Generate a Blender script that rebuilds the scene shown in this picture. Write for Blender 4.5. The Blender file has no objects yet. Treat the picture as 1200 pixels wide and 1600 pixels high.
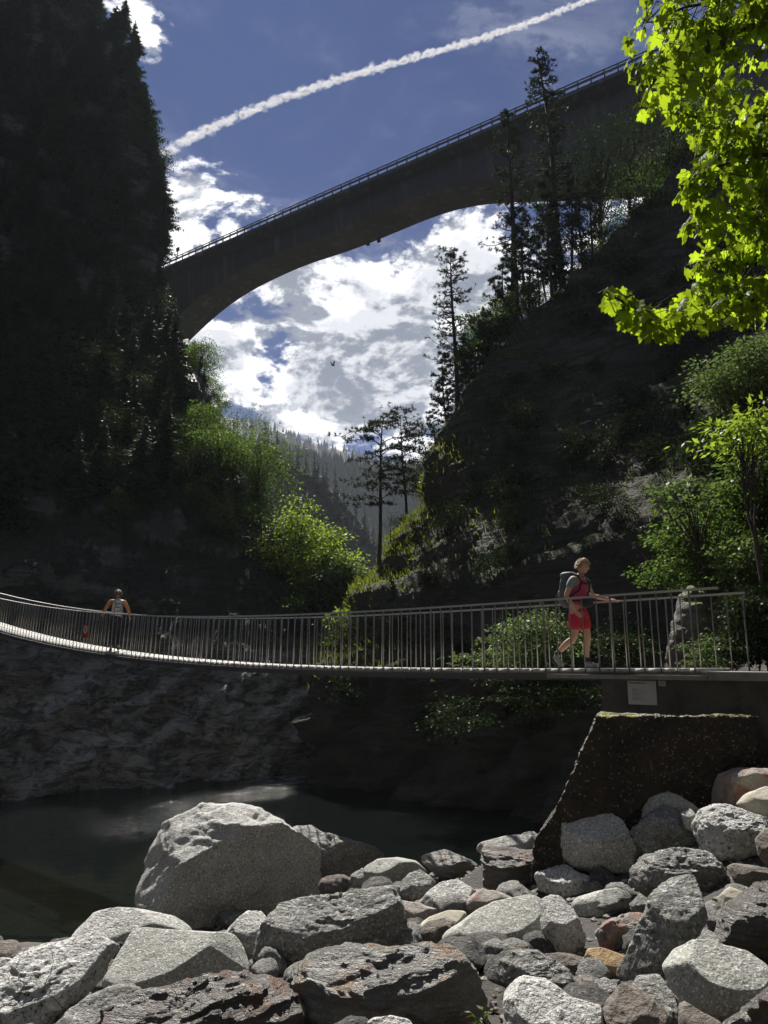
import bpy, math, random
import numpy as np
from mathutils import Vector, Matrix

random.seed(7)
RNG = np.random.default_rng(7)
scene = bpy.context.scene
R = math.radians

# ---------------------------------------------------------------- camera
PITCH = R(11.1)
cam_d = bpy.data.cameras.new("camera")
cam_d.sensor_fit = 'HORIZONTAL'
cam_d.sensor_width = 36.0
cam_d.lens = 36.0
cam_d.clip_start = 0.05
cam_d.clip_end = 20000
cam = bpy.data.objects.new("camera", cam_d)
scene.collection.objects.link(cam)
cam.location = (0, 0, 0)
cam.rotation_euler = (R(90) + PITCH, 0, 0)
scene.camera = cam

# ---------------------------------------------------------------- sun and sky
SUN_EL, SUN_AZ = R(50), R(-13)          # azimuth from +Y, negative = to the left
sd = Vector((math.sin(SUN_AZ) * math.cos(SUN_EL), math.cos(SUN_AZ) * math.cos(SUN_EL), math.sin(SUN_EL)))
sl = bpy.data.lights.new("sun", 'SUN')
sl.energy = 5.0
sl.angle = R(0.5)
sl.color = (1.0, 0.95, 0.87)
so = bpy.data.objects.new("sun", sl)
scene.collection.objects.link(so)
so.location = (0, 0, 60)
so.rotation_euler = sd.to_track_quat('Z', 'Y').to_euler()

scene.view_settings.view_transform = 'Standard'
scene.view_settings.look = 'None'
scene.view_settings.exposure = 0.95
scene.view_settings.gamma = 1.0
scene.cycles.transparent_max_bounces = 96
scene.cycles.max_bounces = 6
scene.cycles.volume_bounces = 0
scene.cycles.sample_clamp_indirect = 4.0
scene.cycles.use_denoising = True

SP, CP = math.sin(PITCH), math.cos(PITCH)
def ray(px, py):
    r = (px - 600) / 1200.0
    u = (800 - py) / 1200.0
    return Vector((r, CP - u * SP, SP + u * CP))
def P(px, py, y):
    d = ray(px, py)
    return d * (y / d.y)

world = bpy.data.worlds.new("World")
scene.world = world
world.use_nodes = True

def nn(nt, typ, **kw):
    n = nt.nodes.new(typ)
    for k, v in kw.items():
        if k == 'ins':
            for a, b in v.items():
                if hasattr(b, 'links'):
                    nt.links.new(b, n.inputs[a])
                else:
                    n.inputs[a].default_value = b
        else:
            setattr(n, k, v)
    return n
def mth(nt, op, a, b=0.0, c=None, clamp=False):
    n = nt.nodes.new('ShaderNodeMath')
    n.operation = op
    n.use_clamp = clamp
    for i, v in enumerate((a, b, c)):
        if v is None: continue
        if hasattr(v, 'links'): nt.links.new(v, n.inputs[i])
        else: n.inputs[i].default_value = v
    return n.outputs[0]
def vmth(nt, op, a, b=None, scale=None):
    n = nt.nodes.new('ShaderNodeVectorMath')
    n.operation = op
    for i, v in enumerate((a, b)):
        if v is None: continue
        if hasattr(v, 'links'): nt.links.new(v, n.inputs[i])
        else: n.inputs[i].default_value = v
    if scale is not None: n.inputs['Scale'].default_value = scale
    return n.outputs['Value'] if op in ('DOT_PRODUCT', 'LENGTH') else n.outputs['Vector']
def noise(nt, vec, scale, detail=4, rough=0.55, dist=0.0):
    n = nt.nodes.new('ShaderNodeTexNoise')
    n.inputs['Scale'].default_value = scale
    n.inputs['Detail'].default_value = detail
    n.inputs['Roughness'].default_value = rough
    n.inputs['Distortion'].default_value = dist
    nt.links.new(vec, n.inputs['Vector'])
    return n.outputs['Fac']
def mrange(nt, v, a, b, c=0.0, d=1.0, smooth=False):
    n = nt.nodes.new('ShaderNodeMapRange')
    if smooth: n.interpolation_type = 'SMOOTHSTEP'
    nt.links.new(v, n.inputs['Value'])
    for k, x in (('From Min', a), ('From Max', b), ('To Min', c), ('To Max', d)):
        n.inputs[k].default_value = x
    return n.outputs['Result']
def mixc(nt, f, a, b, blend='MIX'):
    n = nt.nodes.new('ShaderNodeMix')
    n.data_type = 'RGBA'
    n.blend_type = blend
    if hasattr(f, 'links'): nt.links.new(f, n.inputs[0])
    else: n.inputs[0].default_value = f
    for i, v in ((6, a), (7, b)):
        if hasattr(v, 'links'): nt.links.new(v, n.inputs[i])
        else: n.inputs[i].default_value = (*v, 1) if len(v) == 3 else v
    return n.outputs[2]

def build_world():
    nt = world.node_tree
    nt.nodes.clear()
    out = nn(nt, 'ShaderNodeOutputWorld')
    sky = nn(nt, 'ShaderNodeTexSky', sky_type='NISHITA', sun_disc=False)
    sky.sun_elevation = SUN_EL
    sky.sun_rotation = SUN_AZ
    sky.air_density = 1.0
    sky.dust_density = 0.3
    sky.ozone_density = 2.5
    sky.altitude = 900
    tc = nn(nt, 'ShaderNodeTexCoord')
    d = tc.outputs['Generated']
    # cloud field in direction space, flattened like a real layer seen from below
    st = vmth(nt, 'MULTIPLY', d, (1.0, 1.0, 1.7))
    n1 = noise(nt, st, 9.5, 12, 0.64, 0.2)
    off = vmth(nt, 'ADD', st, tuple(0.022 * x for x in sd))
    n2 = noise(nt, off, 9.5, 12, 0.64, 0.2)
    cov = None
    blobs = [(560, 520, 9.0, 0.20), (700, 450, 7, 0.20), (430, 460, 6, 0.14), (600, 640, 8, 0.20), (520, 560, 7, 0.14),
             (730, 350, 6, 0.16), (320, 520, 4.5, 0.16), (330, 570, 4.5, 0.15), (800, 380, 7, 0.16), (380, 610, 5, 0.10),
             (290, 395, 3.5, 0.17), (340, 340, 3.6, 0.13), (400, 330, 2.6, 0.12), (290, 290, 3.0, 0.10), (950, 270, 6, 0.15),
             (215, 10, 2.4, 0.18), (205, 45, 1.6, 0.13), (250, 85, 1.3, 0.17), (100, 500, 15, 0.1), (1150, 600, 15, 0.12),
             (560, 620, 3, 0.06), (480, 640, 4, 0.08), (650, 150, 13, -0.14), (1000, 60, 14, -0.14), (620, 560, 9, 0.05)]
    wob = vmth(nt, 'SUBTRACT', nn(nt, 'ShaderNodeTexNoise', ins={'Vector': st, 'Scale': 9.0, 'Detail': 6.0}).outputs['Color'], (.5, .5, .5))
    dw = vmth(nt, 'ADD', d, vmth(nt, 'SCALE', wob, None, 0.14))
    for px, py, deg, amp in blobs:
        c = ray(px, py).normalized()
        dp = vmth(nt, 'DOT_PRODUCT', vmth(nt, 'NORMALIZE', dw), tuple(c))
        f = mrange(nt, dp, math.cos(R(deg)), 1.0, 0.0, amp, True)
        cov = f if cov is None else mth(nt, 'ADD', cov, f)
    # clouds elsewhere round the horizon, behind the camera too
    sep = nn(nt, 'ShaderNodeSeparateXYZ', ins={0: d})
    back = mrange(nt, sep.outputs['Y'], 0.2, -0.4, 0.0, 0.08)
    cov = mth(nt, 'ADD', cov, back)
    dens = mth(nt, 'ADD', mth(nt, 'MULTIPLY', n1, 1.25), mth(nt, 'SUBTRACT', cov, 0.125))
    alpha = mrange(nt, dens, 0.615, 0.76, 0, 1, True)
    # thin cirrus veil
    cz = vmth(nt, 'MULTIPLY', d, (1.3, 2.2, 3.0))
    veil = mrange(nt, noise(nt, cz, 2.2, 5, 0.6, 0.8), 0.42, 0.75, 0.0, 0.17, True)
    alpha = mth(nt, 'MAXIMUM', alpha, veil)
    # sun-side relief
    relief = mth(nt, 'SUBTRACT', n1, n2)
    lit = mrange(nt, relief, -0.06, 0.07, 0.1, 1.0, True)
    thick = mrange(nt, dens, 0.66, 0.95, 1.15, 0.45)
    br = mth(nt, 'MULTIPLY', lit, thick)
    ccol = mixc(nt, br, (2.2, 2.6, 3.5), (20.0, 20.0, 20.2))
    skyc = mixc(nt, 1.0, sky.outputs[0], (0.145, 0.26, 0.52), 'MULTIPLY')
    col = mixc(nt, alpha, skyc, ccol)
    bg = nn(nt, 'ShaderNodeBackground', ins={'Color': col, 'Strength': 0.045})
    nt.links.new(bg.outputs[0], out.inputs[0])
build_world()

# ---------------------------------------------------------------- numpy noise
def _h(ix, iy, iz, s):
    n = (ix * 374761393 + iy * 668265263 + iz * 2147483647 + s * 974711) & 0xFFFFFFFF
    n = ((n ^ (n >> 13)) * 1274126177) & 0xFFFFFFFF
    n = n ^ (n >> 16)
    return (n & 0xFFFFFF) / float(0xFFFFFF)
def vnoise(p, s=0):
    p = np.asarray(p, dtype=np.float64)
    i = np.floor(p).astype(np.int64)
    f = p - i
    f = f * f * (3 - 2 * f)
    x, y, z = i[:, 0], i[:, 1], i[:, 2]
    r = 0
    for dx in (0, 1):
        wx = f[:, 0] if dx else 1 - f[:, 0]
        for dy in (0, 1):
            wy = f[:, 1] if dy else 1 - f[:, 1]
            for dz in (0, 1):
                wz = f[:, 2] if dz else 1 - f[:, 2]
                r = r + wx * wy * wz * _h(x + dx, y + dy, z + dz, s)
    return r * 2 - 1
def fbm(p, octs=4, s=0, gain=0.5, ridged=False):
    a, t, tot = 1.0, 0.0, 0.0
    p = np.asarray(p, dtype=np.float64)
    for o in range(octs):
        v = vnoise(p, s + o * 17)
        if ridged: v = 1 - 2 * np.abs(v)
        t = t + a * v
        tot += a
        a *= gain
        p = p * 2.03 + 11.3
    return t / tot

# ---------------------------------------------------------------- mesh building
class MB:
    def __init__(self):
        self.v, self.f, self.n = [], [], 0
    def add(self, v, f):
        v = np.asarray(v, dtype=np.float32).reshape(-1, 3)
        f = np.asarray(f, dtype=np.int32)
        self.v.append(v)
        self.f.append(f + self.n)
        self.n += len(v)
    def mesh(self, name, smooth=True):
        me = bpy.data.meshes.new(name)
        V = np.concatenate(self.v) if self.v else np.zeros((0, 3), np.float32)
        loops = np.concatenate([f.ravel() for f in self.f])
        tot = np.concatenate([np.full(len(f), f.shape[1], np.int32) for f in self.f])
        start = np.concatenate([[0], np.cumsum(tot)[:-1]]).astype(np.int32)
        me.vertices.add(len(V)); me.vertices.foreach_set('co', V.ravel())
        me.loops.add(len(loops)); me.loops.foreach_set('vertex_index', loops)
        me.polygons.add(len(tot)); me.polygons.foreach_set('loop_start', start)
        me.update(calc_edges=True)
        me.validate()
        me.polygons.foreach_set('use_smooth', np.full(len(me.polygons), smooth))
        return me
def obj(name, me, m=None, parent=None, loc=None):
    if isinstance(me, MB): me = me.mesh(name)
    o = bpy.data.objects.new(name, me)
    scene.collection.objects.link(o)
    if m: me.materials.clear(); me.materials.append(m)
    if parent: o.parent = parent
    if loc is not None: o.location = loc
    return o
def tag(o, label=None, cat=None, group=None, kind=None):
    if label: o['label'] = label
    if cat: o['category'] = cat
    if group: o['group'] = group
    if kind: o['kind'] = kind
    return o
def empty(name, loc=(0, 0, 0), rz=0.0):
    o = bpy.data.objects.new(name, None)
    o.empty_display_size = 0.3
    scene.collection.objects.link(o)
    o.location = loc
    o.rotation_euler = (0, 0, rz)
    return o
def norm(a):
    a = np.asarray(a, dtype=np.float64)
    return a / (np.linalg.norm(a, axis=-1, keepdims=True) + 1e-12)
def tube(mb, pts, rad, n=6, cap=True):
    pts = np.asarray(pts, dtype=np.float64)
    k = len(pts)
    rad = np.broadcast_to(np.asarray(rad, dtype=np.float64), (k,))
    t = norm(np.gradient(pts, axis=0))
    ref = np.array([0, 0, 1.0]) if abs(t[0][2]) < 0.9 else np.array([1.0, 0, 0])
    a = norm(np.cross(t, ref)); b = np.cross(t, a)
    ang = np.linspace(0, 2 * np.pi, n, endpoint=False)
    ring = a[:, None, :] * np.cos(ang)[None, :, None] + b[:, None, :] * np.sin(ang)[None, :, None]
    v = pts[:, None, :] + ring * rad[:, None, None]
    i = np.arange(k - 1)[:, None] * n
    j = np.arange(n)[None, :]
    j2 = (j + 1) % n
    f = np.stack([i + j, i + n + j, i + n + j2, i + j2], -1).reshape(-1, 4)
    mb.add(v.reshape(-1, 3), f)
    if cap:
        mb.add(v[0], np.arange(n)[None, :]); mb.add(v[-1], np.arange(n)[::-1][None, :])
BOXF = np.array([[0, 1, 3, 2], [4, 6, 7, 5], [0, 4, 5, 1], [2, 3, 7, 6], [0, 2, 6, 4], [1, 5, 7, 3]])
def box(mb, c, ax, ay, az):
    """c centre, ax/ay/az half-extent vectors"""
    c, ax, ay, az = (np.asarray(q, float) for q in (c, ax, ay, az))
    v = [c + sx * ax + sy * ay + sz * az for sx in (-1, 1) for sy in (-1, 1) for sz in (-1, 1)]
    mb.add(v, BOXF)
def grid_faces(nr, nc):
    i = np.arange(nr - 1)[:, None] * nc
    j = np.arange(nc - 1)[None, :]
    return np.stack([i + j, i + j + 1, i + nc + j + 1, i + nc + j], -1).reshape(-1, 4)
_ico = {}
def ico(sub):
    if sub not in _ico:
        import bmesh
        bm = bmesh.new()
        bmesh.ops.create_icosphere(bm, subdivisions=sub, radius=1)
        v = np.array([x.co[:] for x in bm.verts]); f = np.array([[q.index for q in p.verts] for p in bm.faces])
        bm.free()
        _ico[sub] = (v, f)
    return _ico[sub]
def leafset(mb, c, d, nrm, L, W):
    """diamond leaves: base c, direction d, normal nrm"""
    d = norm(d); s = norm(np.cross(d, nrm))
    L = np.broadcast_to(L, (len(c),))[:, None]; W = np.broadcast_to(W, (len(c),))[:, None]
    up = np.cross(s, d)
    v = np.stack([c, c + d * L * .45 + s * W * .5 + up * W * .1, c + d * L, c + d * L * .45 - s * W * .5 + up * W * .1], 1)
    mb.add(v.reshape(-1, 3), np.arange(len(c) * 4).reshape(-1, 4))
def triset(mb, a, b, c):
    v = np.stack([a, b, c], 1)
    mb.add(v.reshape(-1, 3), np.arange(len(a) * 3).reshape(-1, 3))

# ---------------------------------------------------------------- materials
def newmat(name):
    m = bpy.data.materials.new(name)
    m.use_nodes = True
    nt = m.node_tree
    nt.nodes.clear()
    return m, nt, nn(nt, 'ShaderNodeOutputMaterial')
def plain(name, col, rough=0.6, metal=0.0, var=0.12, scale=8, bump=0.0, spec=0.5):
    m, nt, out = newmat(name)
    tc = nn(nt, 'ShaderNodeTexCoord')
    f = noise(nt, tc.outputs['Object'], scale, 5, 0.6)
    f = mrange(nt, f, 0.3, 0.7)
    c = mixc(nt, f, tuple(x * (1 - var) for x in col), tuple(min(1, x * (1 + var)) for x in col))
    b = nn(nt, 'ShaderNodeBsdfPrincipled', ins={'Base Color': c, 'Roughness': rough, 'Metallic': metal, 'Specular IOR Level': spec})
    if bump:
        bp = nn(nt, 'ShaderNodeBump', ins={'Height': f, 'Strength': 1.0, 'Distance': bump})
        nt.links.new(bp.outputs[0], b.inputs['Normal'])
    nt.links.new(b.outputs[0], out.inputs[0])
    return m
def leafmat(name, c1, c2, trans, gloss=0.06, tf=0.5, scale=0.9, rnd=0.35):
    m, nt, out = newmat(name)
    g = nn(nt, 'ShaderNodeNewGeometry')
    oi = nn(nt, 'ShaderNodeObjectInfo')
    tc = nn(nt, 'ShaderNodeTexCoord')
    f = mrange(nt, noise(nt, tc.outputs['Object'], scale, 3, 0.6), 0.3, 0.7)
    f2 = mth(nt, 'MULTIPLY', oi.outputs['Random'], rnd)
    f = mth(nt, 'ADD', mth(nt, 'MULTIPLY', f, 1 - rnd), f2)
    isl = g.outputs['Random Per Island']
    c = mixc(nt, f, c1, c2)
    hs = nn(nt, 'ShaderNodeHueSaturation', ins={'Color': c, 'Value': mrange(nt, isl, 0, 1, 0.7, 1.3), 'Hue': mrange(nt, isl, 0, 1, 0.49, 0.515)})
    dif = nn(nt, 'ShaderNodeBsdfDiffuse', ins={'Color': hs.outputs[0]})
    tcol = mixc(nt, mth(nt, 'POWER', isl, 0.8), tuple(x * 0.35 for x in trans), tuple(min(1, x * 1.2) for x in trans))
    tr = nn(nt, 'ShaderNodeBsdfTranslucent', ins={'Color': tcol})
    mx = nn(nt, 'ShaderNodeMixShader', ins={0: tf, 1: dif.outputs[0], 2: tr.outputs[0]})
    gl = nn(nt, 'ShaderNodeBsdfGlossy', ins={'Color': (1, 1, 1, 1), 'Roughness': 0.4})
    m2 = nn(nt, 'ShaderNodeMixShader', ins={0: gloss, 1: mx.outputs[0], 2: gl.outputs[0]})
    nt.links.new(m2.outputs[0], out.inputs[0])
    return m
def rockmat(name, a, b, speck=0.3, band=0.0, rough=0.75, bump=0.02, grain=70, stain=None, dark=(0.05, 0.048, 0.045), bandrot=(0.3, 0.15, 0), spec=0.35):
    m, nt, out = newmat(name)
    tc = nn(nt, 'ShaderNodeTexCoord')
    oi = nn(nt, 'ShaderNodeObjectInfo')
    off = nn(nt, 'ShaderNodeVectorMath', operation='MULTIPLY_ADD')
    nt.links.new(oi.outputs['Random'], off.inputs[0]); off.inputs[1].default_value = (31, 17, 23)
    nt.links.new(tc.outputs['Object'], off.inputs[2])
    v = off.outputs[0]
    big = mrange(nt, noise(nt, v, 2.2, 6, 0.62, 0.3), 0.3, 0.72)
    col = mixc(nt, big, a, b)
    gr = noise(nt, v, grain, 3, 0.7)
    sp = mrange(nt, gr, 0.52, 0.64, 0, speck)
    col = mixc(nt, sp, col, dark)
    lt = mrange(nt, noise(nt, v, grain * 0.7, 2, 0.6), 0.56, 0.66, 0, speck * 0.9)
    col = mixc(nt, lt, col, tuple(min(0.85, x * 1.9 + 0.08) for x in b))
    mid = noise(nt, v, 12, 6, 0.65)
    h = mth(nt, 'ADD', mth(nt, 'MULTIPLY', mid, 1.0), mth(nt, 'MULTIPLY', gr, 0.5))
    if band > 0:
        mp = nn(nt, 'ShaderNodeMapping', ins={'Vector': v, 'Rotation': bandrot, 'Scale': (0.9, 0.9, 9.0)})
        st = noise(nt, mp.outputs[0], 2.6, 8, 0.68, 0.7)
        sf = mrange(nt, st, 0.35, 0.65)
        col = mixc(nt, mth(nt, 'MULTIPLY', sf, band), col, dark)
        h = mth(nt, 'ADD', h, mth(nt, 'MULTIPLY', st, 2.2 * band))
    if stain:
        sf = mrange(nt, noise(nt, v, 3.3, 5, 0.6, 0.8), 0.54, 0.66)
        col = mixc(nt, mth(nt, 'MULTIPLY', sf, 0.85), col, stain)
    # cracks
    vo = nn(nt, 'ShaderNodeTexVoronoi', feature='DISTANCE_TO_EDGE')
    vo.inputs['Scale'].default_value = 1.7
    dv = vmth(nt, 'ADD', v, vmth(nt, 'SCALE', nn(nt, 'ShaderNodeTexNoise', ins={'Vector': v, 'Scale': 3.0}).outputs['Color'], None, 0.5))
    nt.links.new(dv, vo.inputs['Vector'])
    ck = mrange(nt, vo.outputs['Distance'], 0.0, 0.007, 0.35, 1.0)
    ckm = mrange(nt, noise(nt, v, 1.1, 2, 0.5), 0.56, 0.62)
    ck = mth(nt, 'SUBTRACT', 1.0, mth(nt, 'MULTIPLY', mth(nt, 'SUBTRACT', 1.0, ck), ckm))
    h = mth(nt, 'ADD', h, mth(nt, 'MULTIPLY', ck, 0.35))
    col = mixc(nt, ck, tuple(x * 0.4 for x in a), col)
    bp = nn(nt, 'ShaderNodeBump', ins={'Height': h, 'Strength': 0.9, 'Distance': bump})
    bs = nn(nt, 'ShaderNodeBsdfPrincipled', ins={'Base Color': col, 'Roughness': rough, 'Specular IOR Level': spec, 'Normal': bp.outputs[0]})
    nt.links.new(bs.outputs[0], out.inputs[0])
    return m

M = {}
M['granite'] = rockmat('granite_light', (0.34, 0.34, 0.325), (0.58, 0.575, 0.55), 0.8, 0, bump=0.03, grain=48)
M['coarse'] = rockmat('granite_coarse', (0.40, 0.40, 0.395), (0.66, 0.66, 0.64), 0.85, 0.12, bump=0.07, grain=34)
M['smooth'] = rockmat('river_granite', (0.30, 0.305, 0.275), (0.44, 0.44, 0.40), 0.7, 0, bump=0.016, grain=70)
M['rough'] = rockmat('rough_gneiss', (0.20, 0.205, 0.19), (0.46, 0.46, 0.435), 0.75, 0.4, bump=0.08, grain=42)
M['schist'] = rockmat('dark_schist', (0.15, 0.135, 0.125), (0.30, 0.28, 0.26), 0.3, 0.75, rough=0.45, bump=0.09, stain=(0.17, 0.085, 0.05), spec=0.6)
M['schistgrey'] = rockmat('grey_schist', (0.24, 0.235, 0.225), (0.40, 0.39, 0.37), 0.3, 0.6, rough=0.45, bump=0.09, stain=(0.27, 0.15, 0.07), spec=0.6)
M['brown'] = rockmat('brown_stone', (0.14, 0.115, 0.095), (0.27, 0.235, 0.205), 0.3, 0.45, bump=0.03)
M['cream'] = rockmat('cream_stone', (0.40, 0.37, 0.29), (0.56, 0.53, 0.45), 0.25, 0.2, bump=0.012, dark=(0.2, 0.15, 0.08))
M['orange'] = rockmat('rusty_stone', (0.27, 0.17, 0.07), (0.42, 0.31, 0.17), 0.3, 0.15, bump=0.02, dark=(0.12, 0.06, 0.03))
M['red'] = rockmat('red_stained_stone', (0.28, 0.23, 0.20), (0.42, 0.40, 0.375), 0.3, 0.1, bump=0.025, stain=(0.26, 0.11, 0.075))
M['bark'] = plain('bark', (0.045, 0.036, 0.03), 0.9, var=0.35, scale=14, bump=0.02)
M['pinebark'] = plain('pine_bark', (0.10, 0.06, 0.04), 0.9, var=0.35, scale=9, bump=0.02)
M['spruce'] = leafmat('spruce_needles', (0.024, 0.046, 0.026), (0.052, 0.082, 0.036), (0.03, 0.055, 0.015), 0.03, 0.25)
M['pine'] = leafmat('pine_needles', (0.018, 0.034, 0.016), (0.035, 0.055, 0.022), (0.035, 0.055, 0.018), 0.03, 0.25)
M['leaf'] = leafmat('broad_leaves', (0.035, 0.062, 0.018), (0.06, 0.10, 0.022), (0.13, 0.22, 0.03), 0.01, 0.45)
M['leafdark'] = leafmat('dark_leaves', (0.014, 0.025, 0.008), (0.03, 0.048, 0.014), (0.03, 0.05, 0.012), 0.006, 0.3)  # broadleaf green darkened, partly standing in for shade on the foliage
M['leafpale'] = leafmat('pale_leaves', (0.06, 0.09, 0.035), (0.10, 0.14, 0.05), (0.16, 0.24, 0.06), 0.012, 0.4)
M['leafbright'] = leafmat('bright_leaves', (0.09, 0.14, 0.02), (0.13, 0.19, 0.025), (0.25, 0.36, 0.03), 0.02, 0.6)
M['maple'] = leafmat('maple_leaves', (0.09, 0.15, 0.015), (0.14, 0.20, 0.02), (0.36, 0.50, 0.02), 0.012, 0.62, scale=3)
M['grass'] = leafmat('moss_grass', (0.07, 0.10, 0.015), (0.12, 0.15, 0.025), (0.25, 0.30, 0.03), 0.02, 0.4)

def cliffmat(name, a, b, green, gthr, rot, bump=0.35, sc=1.0, washed=0.0, rough=0.8):
    m, nt, out = newmat(name)
    g = nn(nt, 'ShaderNodeNewGeometry')
    tc = nn(nt, 'ShaderNodeTexCoord')
    v = tc.outputs['Object']
    mp = nn(nt, 'ShaderNodeMapping', ins={'Vector': v, 'Rotation': rot, 'Scale': (0.35 * sc, 0.35 * sc, 2.4 * sc)})
    st = noise(nt, mp.outputs[0], 1.0, 10, 0.66, 0.5)
    big = noise(nt, v, 0.16, 6, 0.6)
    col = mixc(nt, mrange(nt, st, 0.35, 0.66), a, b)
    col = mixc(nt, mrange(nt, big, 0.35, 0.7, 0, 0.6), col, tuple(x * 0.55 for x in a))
    fine = noise(nt, v, 3.5, 6, 0.7)
    sep = nn(nt, 'ShaderNodeSeparateXYZ', ins={0: g.outputs['Normal']})
    up = mth(nt, 'ADD', sep.outputs['Z'], mth(nt, 'MULTIPLY', mth(nt, 'SUBTRACT', fine, 0.5), 0.9))
    up = mth(nt, 'ADD', up, mth(nt, 'MULTIPLY', mth(nt, 'SUBTRACT', big, 0.5), 0.8))
    ozz = nn(nt, 'ShaderNodeSeparateXYZ', ins={0: v})
    wash = mrange(nt, mth(nt, 'ADD', ozz.outputs['Z'], mth(nt, 'MULTIPLY', big, 3.0)), 3.4, -0.2, 0.0, washed)
    mpw = nn(nt, 'ShaderNodeMapping', ins={'Vector': v, 'Rotation': (0.1, -0.45, 0), 'Scale': (0.7, 0.7, 2.0)})
    wv_ = noise(nt, mpw.outputs[0], 1.5, 14, 0.74, 0.9)
    wcol = mixc(nt, mrange(nt, wv_, .43, .57), (0.17, 0.165, 0.155), (0.74, 0.73, 0.70))
    gm = mrange(nt, up, gthr, gthr + 0.2)
    gc = mixc(nt, fine, tuple(x * 0.6 for x in green), tuple(x * 1.3 for x in green))
    col = mixc(nt, gm, col, gc)
    col = mixc(nt, wash, col, wcol)
    h = mth(nt, 'ADD', mth(nt, 'MULTIPLY', st, 1.0), mth(nt, 'MULTIPLY', fine, 0.35))
    h = mth(nt, 'ADD', h, mth(nt, 'MULTIPLY', mth(nt, 'MULTIPLY', wash, wv_), 1.2))
    bp = nn(nt, 'ShaderNodeBump', ins={'Height': h, 'Strength': 1.0, 'Distance': bump})
    bs = nn(nt, 'ShaderNodeBsdfPrincipled', ins={'Base Color': col, 'Roughness': rough, 'Specular IOR Level': 0.35, 'Normal': bp.outputs[0]})
    nt.links.new(bs.outputs[0], out.inputs[0])
    return m
M['cliffR'] = cliffmat('gorge_rock', (0.045, 0.042, 0.040), (0.105, 0.10, 0.09), (0.022, 0.026, 0.009), 0.30, (0.10, -0.30, 0), 0.5, 1.0, 0.05, 0.85)  # dark up-facing green also stands in for overhang shade on the ledges
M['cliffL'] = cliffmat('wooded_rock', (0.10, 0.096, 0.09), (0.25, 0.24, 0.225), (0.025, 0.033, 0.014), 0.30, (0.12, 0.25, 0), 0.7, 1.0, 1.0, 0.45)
M['hill'] = cliffmat('far_hill', (0.05, 0.06, 0.035), (0.16, 0.15, 0.12), (0.025, 0.04, 0.018), 0.35, (0, 0.2, 0), 1.5, 0.15)
M['mount'] = cliffmat('far_mountain_ground', (0.03, 0.05, 0.03), (0.07, 0.085, 0.05), (0.03, 0.05, 0.025), 0.3, (0, 0.1, 0), 6, 0.02)

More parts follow.
